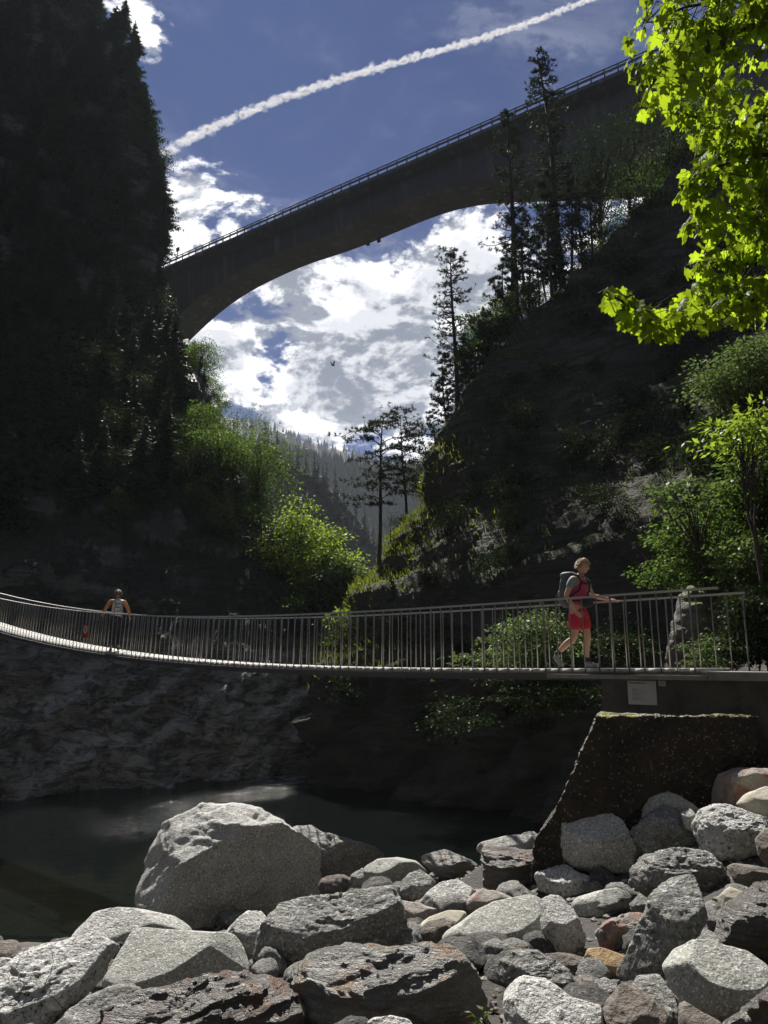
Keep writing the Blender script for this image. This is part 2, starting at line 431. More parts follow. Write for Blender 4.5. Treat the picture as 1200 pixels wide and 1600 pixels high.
# ---------------------------------------------------------------- terrain: two gorge walls
def loft(rows, zs_n, us_n, amp, freq, seed, rot, cols_u=None, rel=1.0):
    """rows: list of (z, [(x,y)...]) -> displaced wall"""
    zs = np.array([r[0] for r in rows], float)
    P0 = np.array([r[1] for r in rows], float)          # rows x k x 2
    k = P0.shape[1]
    # chord parameter shared by all rows
    seg = np.linalg.norm(np.diff(P0.mean(0), axis=0), axis=1)
    t = np.concatenate([[0], np.cumsum(seg)]); t /= t[-1]
    u = np.linspace(0, 1, us_n) if cols_u is None else cols_u
    z = np.interp(np.linspace(0, 1, zs_n), np.linspace(0, 1, len(zs)), zs) if False else np.linspace(zs[0], zs[-1], zs_n)
    X = np.zeros((zs_n, len(u))); Y = np.zeros_like(X)
    cx = np.stack([np.interp(u, t, P0[i, :, 0]) for i in range(len(zs))])
    cy = np.stack([np.interp(u, t, P0[i, :, 1]) for i in range(len(zs))])
    for j in range(len(u)):
        X[:, j] = np.interp(z, zs, cx[:, j]); Y[:, j] = np.interp(z, zs, cy[:, j])
    # soften creases
    for _ in range(2):
        X[1:-1] = (X[:-2] + 2 * X[1:-1] + X[2:]) / 4; Y[1:-1] = (Y[:-2] + 2 * Y[1:-1] + Y[2:]) / 4
    for _ in range(4):
        X[:, 1:-1] = (X[:, :-2] + 2 * X[:, 1:-1] + X[:, 2:]) / 4; Y[:, 1:-1] = (Y[:, :-2] + 2 * Y[:, 1:-1] + Y[:, 2:]) / 4
    Z = np.repeat(z[:, None], len(u), 1)
    V = np.stack([X, Y, Z], -1)
    du = np.gradient(V, axis=1); dz = np.gradient(V, axis=0)
    N = norm(np.cross(du, dz))
    p = V.reshape(-1, 3)
    cr, sr = math.cos(rot), math.sin(rot)
    q = np.stack([p[:, 0] * cr + p[:, 2] * sr, p[:, 1], -p[:, 0] * sr + p[:, 2] * cr], 1)
    d = fbm(p * freq, 5, seed) * 1.0
    s = fbm(q * np.array([freq * 0.9, freq * 0.9, freq * 7]), 5, seed + 5, 0.6)
    r = fbm(p * freq * 2.5, 4, seed + 9, 0.55, True)
    w1 = q + fbm(p * .35, 3, seed + 21)[:, None] * np.array([1.5, 1.5, 1.1])
    def blocks(sc, sd_):
        c_ = np.floor(w1 * np.array(sc)).astype(np.int64)
        return _h(c_[:, 0], c_[:, 1], c_[:, 2], sd_) * 2 - 1
    saw = ((w1[:, 2] / 1.7) % 1.0); saw2 = ((w1[:, 2] / .55 + fbm(p * .8, 2, seed + 31)) % 1.0)
    lowz = np.clip((1.5 - p[:, 2]) / 3, 0, 1)
    D = (d * 1.0 + s * 0.30 + r * 0.30) * amp
    relz = rel * (1 - .35 * lowz)
    D += ((saw - .5) * .42 * (.5 + .5 * fbm(p * .3, 2, seed + 40)) + (saw2 - .5) * .16) * relz
    D += (blocks((.22, .22, .55), 5) * .34 + blocks((.6, .6, 1.5), 6) * .17 + blocks((1.5, 1.5, 3.5), 7) * .06) * relz
    w2 = p + fbm(p * .22, 3, seed + 23)[:, None] * 2.5
    al_ = w2[:, 0] * .8 + w2[:, 2] * .6; ac_ = -w2[:, 0] * .6 + w2[:, 2] * .8
    fold = np.stack([al_ * .22, w2[:, 1] * .22, ac_ * .75], 1)
    D += lowz * (fbm(fold, 4, seed + 50, .55, True) * 1.5 + fbm(fold * 3.3, 3, seed + 51, .5, True) * .32)
    V = V + N * D.reshape(zs_n, len(u), 1)
    return V, N
def wallobj(name, V, m):
    mb = MB(); mb.add(V.reshape(-1, 3), grid_faces(*V.shape[:2]))
    o = obj(name, mb.mesh(name), m)
    o['kind'] = 'structure'
    return o

def LE(px, py, y, m, a):
    p = P(px, py, y); return (p.z, (-90, a), m, (p.x, p.y), (p.x - 3 - y * .02, y + 14), (p.x - 8 - y * .05, y + 40))
Lrows = [(-8, (-90, 14), (-17, 26.5), (-3.4, 37.2), (2, 50), (0, 75)),
         (-2.6, (-90, 22), (-17, 31.5), (-3.4, 39.5), (2, 51), (0, 75)),
         (0, (-90, 24), (-16.5, 33), (-3.2, 41), (1, 52), (-2, 75)),
         (4, (-90, 27), (-18, 35.5), (-4.0, 44.5), (-1, 56), (-5, 78)),
         (8.6, (-90, 32), (-20, 39), (-8.0, 49), (-6, 60), (-10, 80)),
         LE(326, 620, 60, (-29, 52), 44), LE(284, 540, 68, (-34, 60), 52), LE(242, 410, 78, (-40, 69), 60), LE(246, 300, 84, (-44, 75), 66),
         LE(206, 170, 90, (-50, 82), 72), LE(150, 0, 96, (-57, 89), 80), LE(105, -60, 100, (-62, 93), 85)]
Lrows = [(r[0], r[1:]) for r in Lrows]
uL = np.concatenate([np.linspace(0, 0.40, 60, endpoint=False), np.linspace(0.40, 0.66, 150, endpoint=False), np.linspace(0.66, 1, 40)])
VL, NL = loft(Lrows, 300, 250, 1.25, 0.13, 3, -0.25, uL)
wallobj('cliff_wooded', VL, M['cliffL'])

def RE(px, py, y):
    p = P(px, py, y); return (p.z, p.x, p.y)
RESIL = [(-8, -3.1, 33.6), RE(515, 1100, 34.4), RE(538, 990, 35.0), RE(548, 930, 35.6), RE(596, 896, 36.6), RE(606, 850, 37.4), RE(640, 812, 37.9), RE(664, 786, 38.3), RE(661, 720, 39.0),
         RE(700, 660, 39.9), RE(740, 600, 41.0), RE(800, 510, 42.4), RE(900, 428, 43.6), RE(980, 340, 45.2), RE(1100, 210, 47.6)]
RESIL.append((RESIL[-1][0] + 8, RESIL[-1][1] + 9, RESIL[-1][2] + 5))
Rrows = []
for z_, x_, y_ in RESIL:
    h_ = z_ + 8
    w_ = min(1, max(0, (h_ - 11) / 14))
    mx_, my_ = 5.1 + .18 * h_, 26.6 + .22 * h_
    mx_, my_ = mx_ + (x_ + 11 - mx_) * w_, my_ + (y_ - 4 - my_) * w_
    rx_, ry_ = 13 + .22 * h_, 16 + .2 * h_
    rx_, ry_ = rx_ + (mx_ + 10 - rx_) * w_, ry_ + (my_ - 7 - ry_) * w_
    Rrows.append((z_, [(x_ - 3 + h_ * .1, y_ + 30), (x_ + 2.6, y_ + 12), (x_, y_), (mx_, my_), (rx_, ry_), (rx_ + 10, ry_ - 13)]))
uR = np.concatenate([np.linspace(0, 0.33, 60, endpoint=False), np.linspace(0.33, 0.80, 220, endpoint=False), np.linspace(0.80, 1, 40)])
VR, NR = loft(Rrows, 330, 320, 0.62, 0.2, 41, 0.30, uR, 0.38)
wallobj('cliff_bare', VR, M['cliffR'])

Brows = [(z_, [(-88, 22 + z_ * .1), (-50 - z_ * .2, -6 - z_ * .15), (-18, -17 - z_ * .22), (14, -15 - z_ * .22), (27 + z_ * .2, -5 - z_ * .15), (24 + 0.42 * (z_ + 8), 3 + .16 * (z_ + 8))]) for z_ in (-8, 10, 30, 62)]
VB, NB = loft(Brows, 80, 160, 2.0, 0.1, 91, 0.2)  # unseen wall behind the camera, added to hold back sky light
M['backcliff'] = cliffmat('back_cliff_dark', (0.018, 0.02, 0.014), (0.035, 0.036, 0.03), (0.012, 0.018, 0.008), 0.1, (0.1, 0.2, 0))  # kept near black so the added wall bounces little sun
wallobj('added_back_cliff', VB, M['backcliff'])

# hill and mountain beyond the gorge
def ridge(name, pts, y0, back, base, m, amp, seed, n=160, rows=60, front=0.8):
    """pts = crest pixels at forward distance y0; the slope comes down towards the viewer"""
    cr = np.array([P(a, b, y0)[:] for a, b in pts])
    xs = np.linspace(cr[0, 0], cr[-1, 0], n)
    zc = np.interp(xs, cr[:, 0], cr[:, 2])
    V = np.zeros((rows * 2 - 1, n, 3))
    for i in range(rows * 2 - 1):
        t = (i - rows + 1) / (rows - 1)                  # -1 front .. 0 crest .. 1 back
        V[i, :, 0] = xs
        h = zc - base
        V[i, :, 1] = y0 + (t * h * front if t < 0 else t * back)
        V[i, :, 2] = base + h * (1 - abs(t)) if t < 0 else base + h * (1 - t * 0.8)
    p = V.reshape(-1, 3)
    d = fbm(p * (3.0 / (zc.max() - base)), 6, seed) * amp
    fade = np.clip(np.abs(np.repeat((np.arange(rows * 2 - 1) - rows + 1), n) / (rows - 1)) * 4, 0.12, 1)
    p[:, 2] += d * fade
    p[:, 1] += d * 0.6 * fade
    V = p.reshape(V.shape)
    mb = MB(); mb.add(p, grid_faces(rows * 2 - 1, n))
    o = obj(name, mb.mesh(name), m); o['kind'] = 'structure'
    return V
VH = ridge('hill', [(-300, 420), (150, 560), (330, 650), (390, 686), (430, 712), (480, 738), (530, 775), (575, 835), (600, 890), (640, 960), (700, 1050)], 260, 200, -30, M['hill'], 7, 5, front=0.75)
VM2 = ridge('far_slope', [(400, 700), (500, 722), (560, 735), (620, 738), (660, 740), (720, 730), (820, 700), (1000, 640)], 700, 300, -60, M['mount'], 10, 15, front=1.2)
VM = ridge('mountain', [(-200, 560), (200, 610), (400, 664), (440, 676), (470, 688), (500, 697), (530, 703), (560, 716), (600, 728), (700, 745), (1000, 760)], 1500, 600, -60, M['mount'], 22, 25, front=1.2)

# ---------------------------------------------------------------- boulders
BOULDERS = []
def boulder(px, y, mat, label, depth=0.9, sq=2.6, amp=0.035, strata=0.0, facets=4, sub=5, seed=1, name='boulder', cut=0.80, front=None, top=0.72):
    pts = np.array(px, float)
    # centroid of polygon
    a = pts; b = np.roll(pts, -1, 0)
    cr = a[:, 0] * b[:, 1] - b[:, 0] * a[:, 1]
    A = cr.sum() / 2
    c = ((a + b) * cr[:, None]).sum(0) / (6 * A)
    C = np.array(P(c[0], c[1], y))
    D = np.array(ray(c[0], c[1])); kk = y / D[1]
    f = norm(D)
    right = norm(np.cross(f, [0, 0, 1.0])); up = np.cross(right, f)
    # 2d outline in metres on the plane through C facing the ray
    out = []
    for q in pts:
        d = np.array(ray(q[0], q[1])); t = np.dot(C, f) / np.dot(d, f)
        w = d * t - C
        out.append([np.dot(w, right), np.dot(w, up)])
    out = np.array(out)
    ang = np.arctan2(out[:, 1], out[:, 0]); rad = np.hypot(out[:, 0], out[:, 1])
    # dense radial function through polygon edges
    dense = []
    for i in range(len(out)):
        p, q = out[i], out[(i + 1) % len(out)]
        for t in np.linspace(0, 1, 12, endpoint=False):
            dense.append(p + (q - p) * t)
    dense = np.array(dense)
    da = np.arctan2(dense[:, 1], dense[:, 0]); dr = np.hypot(dense[:, 0], dense[:, 1])
    o = np.argsort(da); da, dr = da[o], dr[o]
    tg = np.linspace(-np.pi, np.pi, 361)
    rr = np.interp(tg, da, dr, period=2 * np.pi)
    ker = np.ones(9) / 9
    rr = np.convolve(np.concatenate([rr[-13:-1], rr, rr[1:13]]), ker, 'same')[12:-12]
    v, faces = ico(sub)
    th = np.arctan2(v[:, 1], v[:, 0]); rho = np.hypot(v[:, 0], v[:, 1]); cz = v[:, 2]
    s = (np.abs(rho) ** sq + np.abs(cz) ** sq) ** (-1 / sq)
    rho, cz = rho * s, cz * s
    Rt = np.interp(th, tg, rr)
    size = rr.mean()
    w = Rt * rho
    p = np.outer(w * np.cos(th), right) + np.outer(w * np.sin(th), up) + np.outer(cz * size * depth, f)
    rg = np.random.default_rng(seed * 7 + 3)
    e0 = [((p @ ax_).min(), (p @ ax_).max()) for ax_ in (right, up)]
    for k in range(facets):
        az = rg.uniform(-1.1, 1.1); el = rg.uniform(-0.45, 0.25) if k % 2 == 0 else rg.uniform(0.5, 1.3)
        n = -f * math.cos(az) * math.cos(el) + right * math.sin(az) * math.cos(el) + up * math.sin(el)
        n = norm(n)
        dd = p @ n
        lim = dd.max() * rg.uniform(cut, cut + 0.12)
        over = np.maximum(dd - lim, 0)
        p -= np.outer(over * 0.93, n)
    if mat not in ('smooth', 'cream'):
        for k in range(13):
            n = norm(rg.normal(size=3) - f * .6); dd = p @ n
            lim = dd.max() * rg.uniform(.84, .96)
            p -= np.outer(np.maximum(dd - lim, 0) * .9, n)
    if front:
        n = norm(np.array([-f[0] + right[0] * .35, -f[1] + right[1] * .35, -.12])); dd = p @ n; lim = dd.max() * front
        p -= np.outer(np.maximum(dd - lim, 0) * .97, n)
    if top:
        n = norm(np.array([rg.uniform(-.25, .12), -.50, .83])); dd = p @ n; lim = dd.max() * top
        p -= np.outer(np.maximum(dd - lim, 0) * .95, n)
    nrm = norm(p)
    q = p / size
    e = fbm(q * 1.3 + seed * 3.1, 4, seed) * amp * 1.4 + fbm(q * 4.5 + seed, 5, seed + 3) * amp * 0.7
    if amp > 0.03:
        e += fbm(q * 13 + seed, 4, seed + 8, 0.6) * amp * 0.33
    if mat not in ('smooth', 'cream', 'orange', 'schist', 'schistgrey'):
        qq = q + fbm(q * 2, 3, seed + 70)[:, None] * .35
        for sc, am in ((2.1, .02), (4.7, .011)):
            c_ = np.floor(qq * sc * np.array([1, 1, 1.5]) + seed).astype(np.int64)
            e += (_h(c_[:, 0], c_[:, 1], c_[:, 2], seed) * 2 - 1) * am * (amp / .045)
    if strata:
        tl = rg.uniform(-0.5, 0.5)
        zz = q @ up * math.cos(tl) + q @ right * math.sin(tl) + fbm(q * 1.5, 3, seed + 2) * 0.25
        lay = fbm(np.stack([q[:, 0] * 0.8, q[:, 1] * 0.8, zz * 8], 1), 4, seed + 4, 0.6)
        lay = np.sign(lay) * np.abs(lay) ** 0.6
        e += lay * strata
    p = p + nrm * (e * size)[:, None]
    for ax_, (lo, hi) in zip((right, up), e0):
        t_ = p @ ax_; l1, h1 = t_.min(), t_.max()
        p += np.outer(lo + (t_ - l1) * (hi - lo) / (h1 - l1) - t_, ax_)
    bottom = (p[:, 2].min())
    base = C + np.array([0, 0, bottom])
    mb = MB(); mb.add(p - np.array([0, 0, bottom]), faces)
    ob = obj(name, mb.mesh(name), M[mat], loc=base)
    tag(ob, label, 'boulder' if name == 'boulder' else 'rock', 'boulders heaped on the river bank')
    BOULDERS.append((C[0], C[1], C[2] + bottom, size))
    return ob

B = boulder
B([(209,1418),(215,1380),(220,1350),(232,1325),(248,1300),(252,1285),(270,1268),(290,1256),(310,1253),(325,1258),(345,1265),(375,1264),(400,1272),(430,1285),(455,1300),(480,1310),(498,1322),(503,1350),(506,1395),(495,1420),(440,1450),(350,1462),(240,1455)], 12.2, 'granite', 'huge grey boulder standing in the river edge, biggest rock of all', 0.75, 3.0, 0.05, 0.012, 8, 6, 11, front=0.5, top=.97)
B([(440,1300),(470,1290),(480,1287),(500,1303),(540,1312),(580,1325),(605,1338),(590,1355),(560,1380),(540,1395),(505,1405),(470,1395),(440,1350)], 13.2, 'rough', 'sloping slab leaning against the back of the huge grey boulder', 0.8, 2.6, 0.05, 0.02, 5, 5, 12, front=0.6)
B([(107,1465),(115,1450),(150,1425),(195,1416),(210,1418),(240,1425),(275,1432),(298,1448),(300,1475),(240,1495),(150,1490)], 8.6, 'granite', 'low pale hump of granite at the foot of the huge boulder', 0.9, 2.4, 0.03, 0, 2, 5, 13, top=.64)
B([(0,1520),(30,1490),(50,1474),(75,1473),(90,1475),(130,1460),(160,1455),(195,1465),(190,1480),(170,1500),(155,1530),(140,1545),(90,1600),(60,1660),(-80,1660),(-50,1550)], 5.4, 'coarse', 'coarse white granite boulder filling the bottom left corner', 0.9, 2.8, 0.06, 0, 4, 6, 14, top=.64)
B([(-30,1500),(0,1497),(15,1497),(24,1504),(10,1522),(-25,1528)], 8.2, 'granite', 'tiny pale stone showing behind the coarse white boulder', 0.9, 2.4, 0.03, 0, 2, 4, 15)
B([(155,1540),(175,1510),(195,1475),(205,1453),(220,1448),(290,1455),(365,1458),(378,1475),(390,1508),(385,1540),(300,1560),(200,1570)], 6.4, 'smooth', 'smooth squarish grey-green boulder with a diagonal groove', 0.9, 3.4, 0.02, 0, 4, 6, 16, top=.64)
B([(80,1610),(110,1575),(150,1550),(185,1535),(215,1542),(225,1560),(200,1600),(150,1640),(90,1650)], 5.0, 'rough', 'low grey-green rock between the coarse white boulder and dark schist', 0.9, 2.5, 0.05, 0.01, 3, 5, 17, top=.64)
B([(148,1590),(160,1578),(220,1545),(270,1540),(290,1528),(330,1520),(380,1513),(430,1515),(455,1530),(470,1560),(480,1600),(470,1660),(150,1660)], 4.7, 'schist', 'long layered dark red schist slab along the bottom edge', 0.9, 2.8, 0.07, 0.075, 3, 6, 18, front=0.8)
B([(350,1460),(365,1435),(383,1422),(410,1424),(430,1450),(430,1500),(400,1515),(380,1490)], 8.2, 'granite', 'pale five-sided rock wedged beside the rough boulder', 0.9, 2.8, 0.04, 0, 4, 5, 19)
B([(392,1512),(400,1460),(412,1430),(430,1412),(460,1402),(500,1397),(550,1388),(580,1385),(600,1380),(615,1385),(625,1400),(640,1425),(645,1450),(640,1478),(580,1495),(500,1495),(440,1515)], 7.6, 'rough', 'large rough pitted boulder with a black hollow at its end', 0.85, 3.0, 0.07, 0.02, 5, 6, 20, front=0.7)
B([(445,1515),(480,1490),(510,1472),(570,1473),(600,1478),(640,1473),(680,1475),(720,1480),(740,1500),(755,1530),(768,1560),(762,1590),(730,1640),(600,1660),(500,1650),(478,1590),(470,1555)], 5.0, 'schistgrey', 'broad broken grey schist block streaked with orange rust', 0.8, 3.0, 0.08, 0.05, 6, 6, 21, front=0.8)
B([(560,1604),(585,1590),(610,1586),(640,1592),(652,1612),(600,1640)], 3.9, 'granite', 'small pale stone cut by the bottom edge under the rusty schist', 0.9, 2.4, 0.04, 0, 2, 5, 22)
B([(568,1390),(568,1355),(590,1342),(620,1339),(650,1345),(668,1362),(650,1392),(620,1402),(590,1392)], 10.8, 'smooth', 'rounded grey boulder with a cleanly split front face', 0.9, 2.6, 0.025, 0, 4, 5, 23, front=0.6, top=.84)
B([(538,1392),(548,1368),(568,1355),(574,1380),(562,1398)], 11.2, 'rough', 'small rough rock between the slab and the rounded split boulder', 0.9, 2.4, 0.06, 0, 3, 4, 24)
B([(620,1398),(628,1375),(640,1362),(655,1358),(670,1368),(682,1380),(672,1404),(650,1416),(630,1410)], 9.7, 'rough', 'egg-shaped dark grey stone next to the rounded split boulder', 0.9, 2.3, 0.025, 0, 1, 5, 25)
B([(650,1414),(670,1390),(690,1376),(715,1374),(735,1385),(747,1395),(742,1418),(700,1435),(665,1430)], 9.2, 'granite', 'speckled grey boulder in front of the reddish schist blocks', 0.9, 2.7, 0.035, 0, 4, 5, 26)
B([(655,1345),(675,1330),(690,1326),(720,1338),(752,1352),(752,1385),(720,1388),(690,1378),(672,1362)], 11.3, 'schistgrey', 'jagged pink and grey schist rock at the water edge', 0.9, 2.8, 0.08, 0.05, 4, 5, 27, front=0.7)
B([(725,1418),(735,1398),(755,1388),(780,1393),(805,1404),(785,1420),(750,1430),(735,1432)], 8.7, 'red', 'small pinkish stone above the broad smooth boulder', 0.9, 2.4, 0.03, 0, 2, 4, 28)
B([(643,1462),(650,1448),(670,1432),(700,1422),(728,1423),(732,1440),(705,1465),(670,1478),(648,1478)], 7.8, 'cream', 'cream veined pebble, palest stone in the heap', 0.9, 2.3, 0.02, 0, 1, 5, 29)
B([(620,1405),(650,1410),(685,1422),(675,1442),(650,1455),(635,1435)], 8.5, 'red', 'small pinkish rubble stone behind the cream pebble', 0.9, 2.5, 0.06, 0.02, 3, 4, 30)
B([(695,1455),(715,1445),(745,1420),(770,1408),(800,1402),(825,1397),(848,1402),(853,1430),(852,1465),(848,1490),(800,1495),(750,1488),(710,1480),(688,1475)], 7.1, 'smooth', 'broad smooth grey boulder with a shallow saddle', 0.9, 2.6, 0.03, 0, 3, 6, 31, top=.64)
B([(843,1420),(848,1405),(860,1397),(875,1400),(890,1410),(905,1435),(916,1460),(914,1482),(890,1496),(860,1493),(848,1470)], 6.7, 'granite', 'upright egg-shaped granite stone beside the broad smooth boulder', 0.9, 2.5, 0.025, 0, 3, 5, 32, top=.64)
B([(750,1325),(765,1320),(800,1322),(850,1328),(892,1342),(888,1352),(865,1365),(840,1382),(835,1402),(800,1410),(770,1400),(752,1390)], 9.7, 'schist', 'layered brown-red schist block below the stone pier', 0.9, 3.0, 0.07, 0.07, 4, 6, 33, front=0.65)
B([(742,1337),(750,1318),(790,1308),(835,1304),(840,1328),(800,1334),(760,1334)], 10.6, 'granite', 'flat white slab lying behind the brown-red schist block', 0.9, 2.8, 0.03, 0, 3, 5, 34)
B([(832,1378),(845,1365),(870,1358),(890,1349),(900,1360),(920,1370),(952,1385),(945,1405),(895,1415),(880,1400),(850,1394)], 8.7, 'coarse', 'broken angular greenish-white rock with sharp edges', 0.9, 3.0, 0.08, 0, 7, 5, 35, cut=0.7, front=0.7)
B([(920,1374),(945,1362),(985,1362),(992,1398),(965,1405),(930,1392)], 8.9, 'coarse', 'flat whitish rock behind the pill-shaped stone', 0.9, 3.0, 0.05, 0, 5, 5, 36, front=0.8)
B([(892,1412),(900,1402),(930,1393),(965,1386),(980,1395),(987,1415),(972,1437),(930,1448),(905,1441),(894,1427)], 7.6, 'smooth', 'smooth pill-shaped grey stone lying on its side', 0.9, 2.3, 0.02, 0, 1, 5, 37)
B([(860,1295),(870,1282),(890,1268),(920,1266),(960,1268),(980,1280),(990,1300),(1000,1320),(1006,1345),(985,1364),(940,1368),(890,1356),(868,1325)], 9.0, 'granite', 'big rounded boulder with a bright top against the stone pier', 0.85, 2.8, 0.03, 0, 3, 6, 38, front=0.8, top=.66)
B([(995,1282),(1000,1262),(1015,1245),(1045,1236),(1065,1243),(1085,1258),(1104,1270),(1090,1298),(1060,1300),(1020,1300)], 9.0, 'smooth', 'arched grey rock touching the foot of the stone pier', 0.7, 2.5, 0.04, 0, 3, 5, 39, front=0.6)
B([(983,1300),(1010,1275),(1035,1255),(1060,1265),(1077,1290),(1090,1320),(1075,1345),(1020,1352),(1000,1340)], 8.7, 'rough', 'dark pebbly lump of old concrete between two big boulders', 0.8, 2.6, 0.08, 0, 5, 5, 40, front=0.7)
B([(1063,1270),(1078,1262),(1090,1275),(1086,1302),(1070,1295)], 8.5, 'smooth', 'small grey stone squeezed beside the pebbly concrete lump', 0.9, 2.4, 0.03, 0, 1, 4, 41)
B([(1079,1290),(1090,1265),(1105,1257),(1140,1255),(1180,1268),(1207,1280),(1214,1310),(1198,1338),(1150,1350),(1110,1340),(1088,1318)], 7.9, 'coarse', 'knobbly white granite boulder near the right end of the heap', 0.9, 2.6, 0.07, 0, 2, 6, 42, front=0.8)
B([(1148,1257),(1165,1240),(1195,1228),(1240,1230),(1250,1275),(1190,1285)], 8.3, 'cream', 'cream-coloured boulder behind the knobbly white one', 0.9, 2.5, 0.03, 0, 2, 5, 43)
B([(1105,1252),(1110,1230),(1120,1212),(1150,1200),(1180,1199),(1240,1205),(1250,1240),(1190,1250),(1160,1262),(1125,1265)], 8.9, 'red', 'red-stained boulder at the top of the heap beside the pier', 0.9, 2.6, 0.035, 0, 3, 5, 44, front=0.6, top=.84)
B([(983,1362),(1000,1338),(1030,1330),(1080,1324),(1110,1335),(1130,1355),(1142,1382),(1135,1405),(1090,1420),(1040,1415),(1000,1408),(985,1390)], 7.5, 'rough', 'ridged grey boulder with slanting grooves behind the leaning wedge', 0.9, 2.6, 0.05, 0.045, 3, 6, 45, front=0.75)
B([(1179,1312),(1195,1295),(1240,1290),(1255,1340),(1205,1360),(1185,1338)], 7.2, 'brown', 'round brown-grey stone cut by the frame beside the knobbly boulder', 0.9, 2.3, 0.02, 0, 1, 5, 46, top=.84)
B([(1134,1354),(1145,1348),(1180,1352),(1210,1360),(1212,1382),(1170,1394),(1148,1382)], 7.0, 'brown', 'flat brown cobble below the knobbly white boulder', 0.9, 2.3, 0.02, 0, 1, 5, 47, front=0.7, top=.84)
B([(958,1535),(985,1490),(1000,1450),(1010,1430),(1015,1410),(1035,1385),(1055,1363),(1075,1362),(1090,1372),(1096,1400),(1107,1425),(1092,1462),(1062,1495),(1042,1515),(1028,1548),(990,1555)], 5.6, 'rough', 'tall leaning wedge of rock with one shaded side', 0.8, 3.2, 0.035, 0.01, 6, 6, 48, cut=0.68)
B([(1033,1510),(1050,1485),(1080,1468),(1110,1467),(1135,1478),(1170,1485),(1202,1510),(1208,1545),(1185,1578),(1150,1598),(1110,1600),(1072,1578),(1047,1545)], 4.8, 'smooth', 'large smooth heart-shaped boulder near the bottom right corner', 0.9, 2.4, 0.035, 0, 2, 6, 49, top=.64)
B([(1108,1468),(1120,1430),(1150,1405),(1180,1385),(1250,1370),(1270,1500),(1200,1505),(1145,1490)], 5.8, 'schist', 'dark glittering schist block above the smooth heart-shaped boulder', 0.9, 2.8, 0.07, 0.04, 4, 6, 50, front=0.8)
B([(1120,1610),(1170,1568),(1205,1540),(1270,1530),(1270,1680),(1110,1680)], 4.1, 'schist', 'black schist wedge in the bottom right corner', 0.9, 2.8, 0.07, 0.05, 4, 5, 51, top=.84)
B([(928,1457),(950,1440),(980,1430),(1012,1425),(1010,1455),(990,1488),(950,1492),(936,1478)], 6.6, 'red', 'angular rock with a rusty edge between pill stone and wedge', 0.9, 2.9, 0.05, 0.02, 6, 5, 52, cut=0.72, front=0.6)
B([(911,1502),(920,1482),(940,1480),(975,1492),(988,1502),(975,1530),(930,1534),(917,1518)], 6.0, 'orange', 'bright orange-yellow stone, the only one in the heap', 0.9, 2.5, 0.03, 0, 3, 5, 53)
B([(848,1492),(880,1488),(910,1495),(926,1520),(918,1534),(880,1528),(858,1510)], 6.1, 'brown', 'brown stone touching the orange-yellow one', 0.9, 2.5, 0.035, 0, 2, 5, 54)
B([(773,1512),(800,1485),(830,1482),(860,1498),(885,1515),(905,1545),(918,1563),(890,1572),(850,1560),(800,1545),(778,1530)], 5.4, 'rough', 'rounded boulder with fine slanting stripes', 0.9, 2.5, 0.04, 0.04, 1, 6, 55, front=0.85)
B([(785,1548),(800,1530),(825,1523),(845,1528),(890,1560),(942,1575),(950,1605),(940,1660),(785,1660),(786,1590)], 4.5, 'granite', 'flat-topped light grey boulder on the bottom edge beside the green seedling', 0.9, 3.2, 0.025, 0, 4, 6, 56, top=.64)
B([(901,1528),(915,1522),(940,1530),(970,1530),(965,1562),(950,1585),(920,1572),(906,1550)], 5.3, 'schistgrey', 'crumpled silvery rock below the orange-yellow stone', 0.9, 2.8, 0.07, 0.03, 5, 5, 57)
B([(930,1610),(950,1560),(965,1540),(985,1535),(1012,1550),(1040,1580),(1055,1660),(925,1660)], 4.5, 'brown', 'dark brown lichened rock on the bottom edge', 0.9, 2.7, 0.06, 0.02, 4, 5, 58, top=.84)
B([(983,1532),(1000,1520),(1035,1522),(1048,1545),(1070,1590),(1090,1660),(1030,1660),(1000,1570)], 4.9, 'rough', 'rough grey rock between the brown rock and heart-shaped boulder', 0.9, 2.7, 0.06, 0.02, 4, 5, 59)
B([(755,1482),(775,1475),(810,1473),(828,1480),(805,1503),(765,1505)], 5.9, 'brown', 'thin brown plate of rock under the broad smooth boulder', 0.9, 2.7, 0.05, 0.05, 3, 5, 60)
B([(1120,1402),(1140,1385),(1168,1395),(1155,1420),(1128,1430)], 6.5, 'cream', 'small pale angular stone in the gap beside the wedge top', 0.9, 2.7, 0.05, 0, 5, 4, 61)
B([(983,1412),(1000,1395),(1022,1410),(1015,1430),(990,1435)], 7.0, 'schistgrey', 'small grey rubble stone behind the leaning wedge', 0.9, 2.7, 0.06, 0, 5, 4, 62)
B([(1100,1430),(1115,1420),(1135,1430),(1130,1460),(1105,1470)], 6.0, 'schist', 'little dark stone in the shade of the leaning wedge', 0.9, 2.7, 0.06, 0, 5, 4, 63)
B([(1060,1560),(1085,1575),(1130,1600),(1120,1650),(1060,1650)], 4.4, 'brown', 'shaded stone under the heart-shaped boulder', 0.9, 2.7, 0.05, 0, 4, 4, 64)

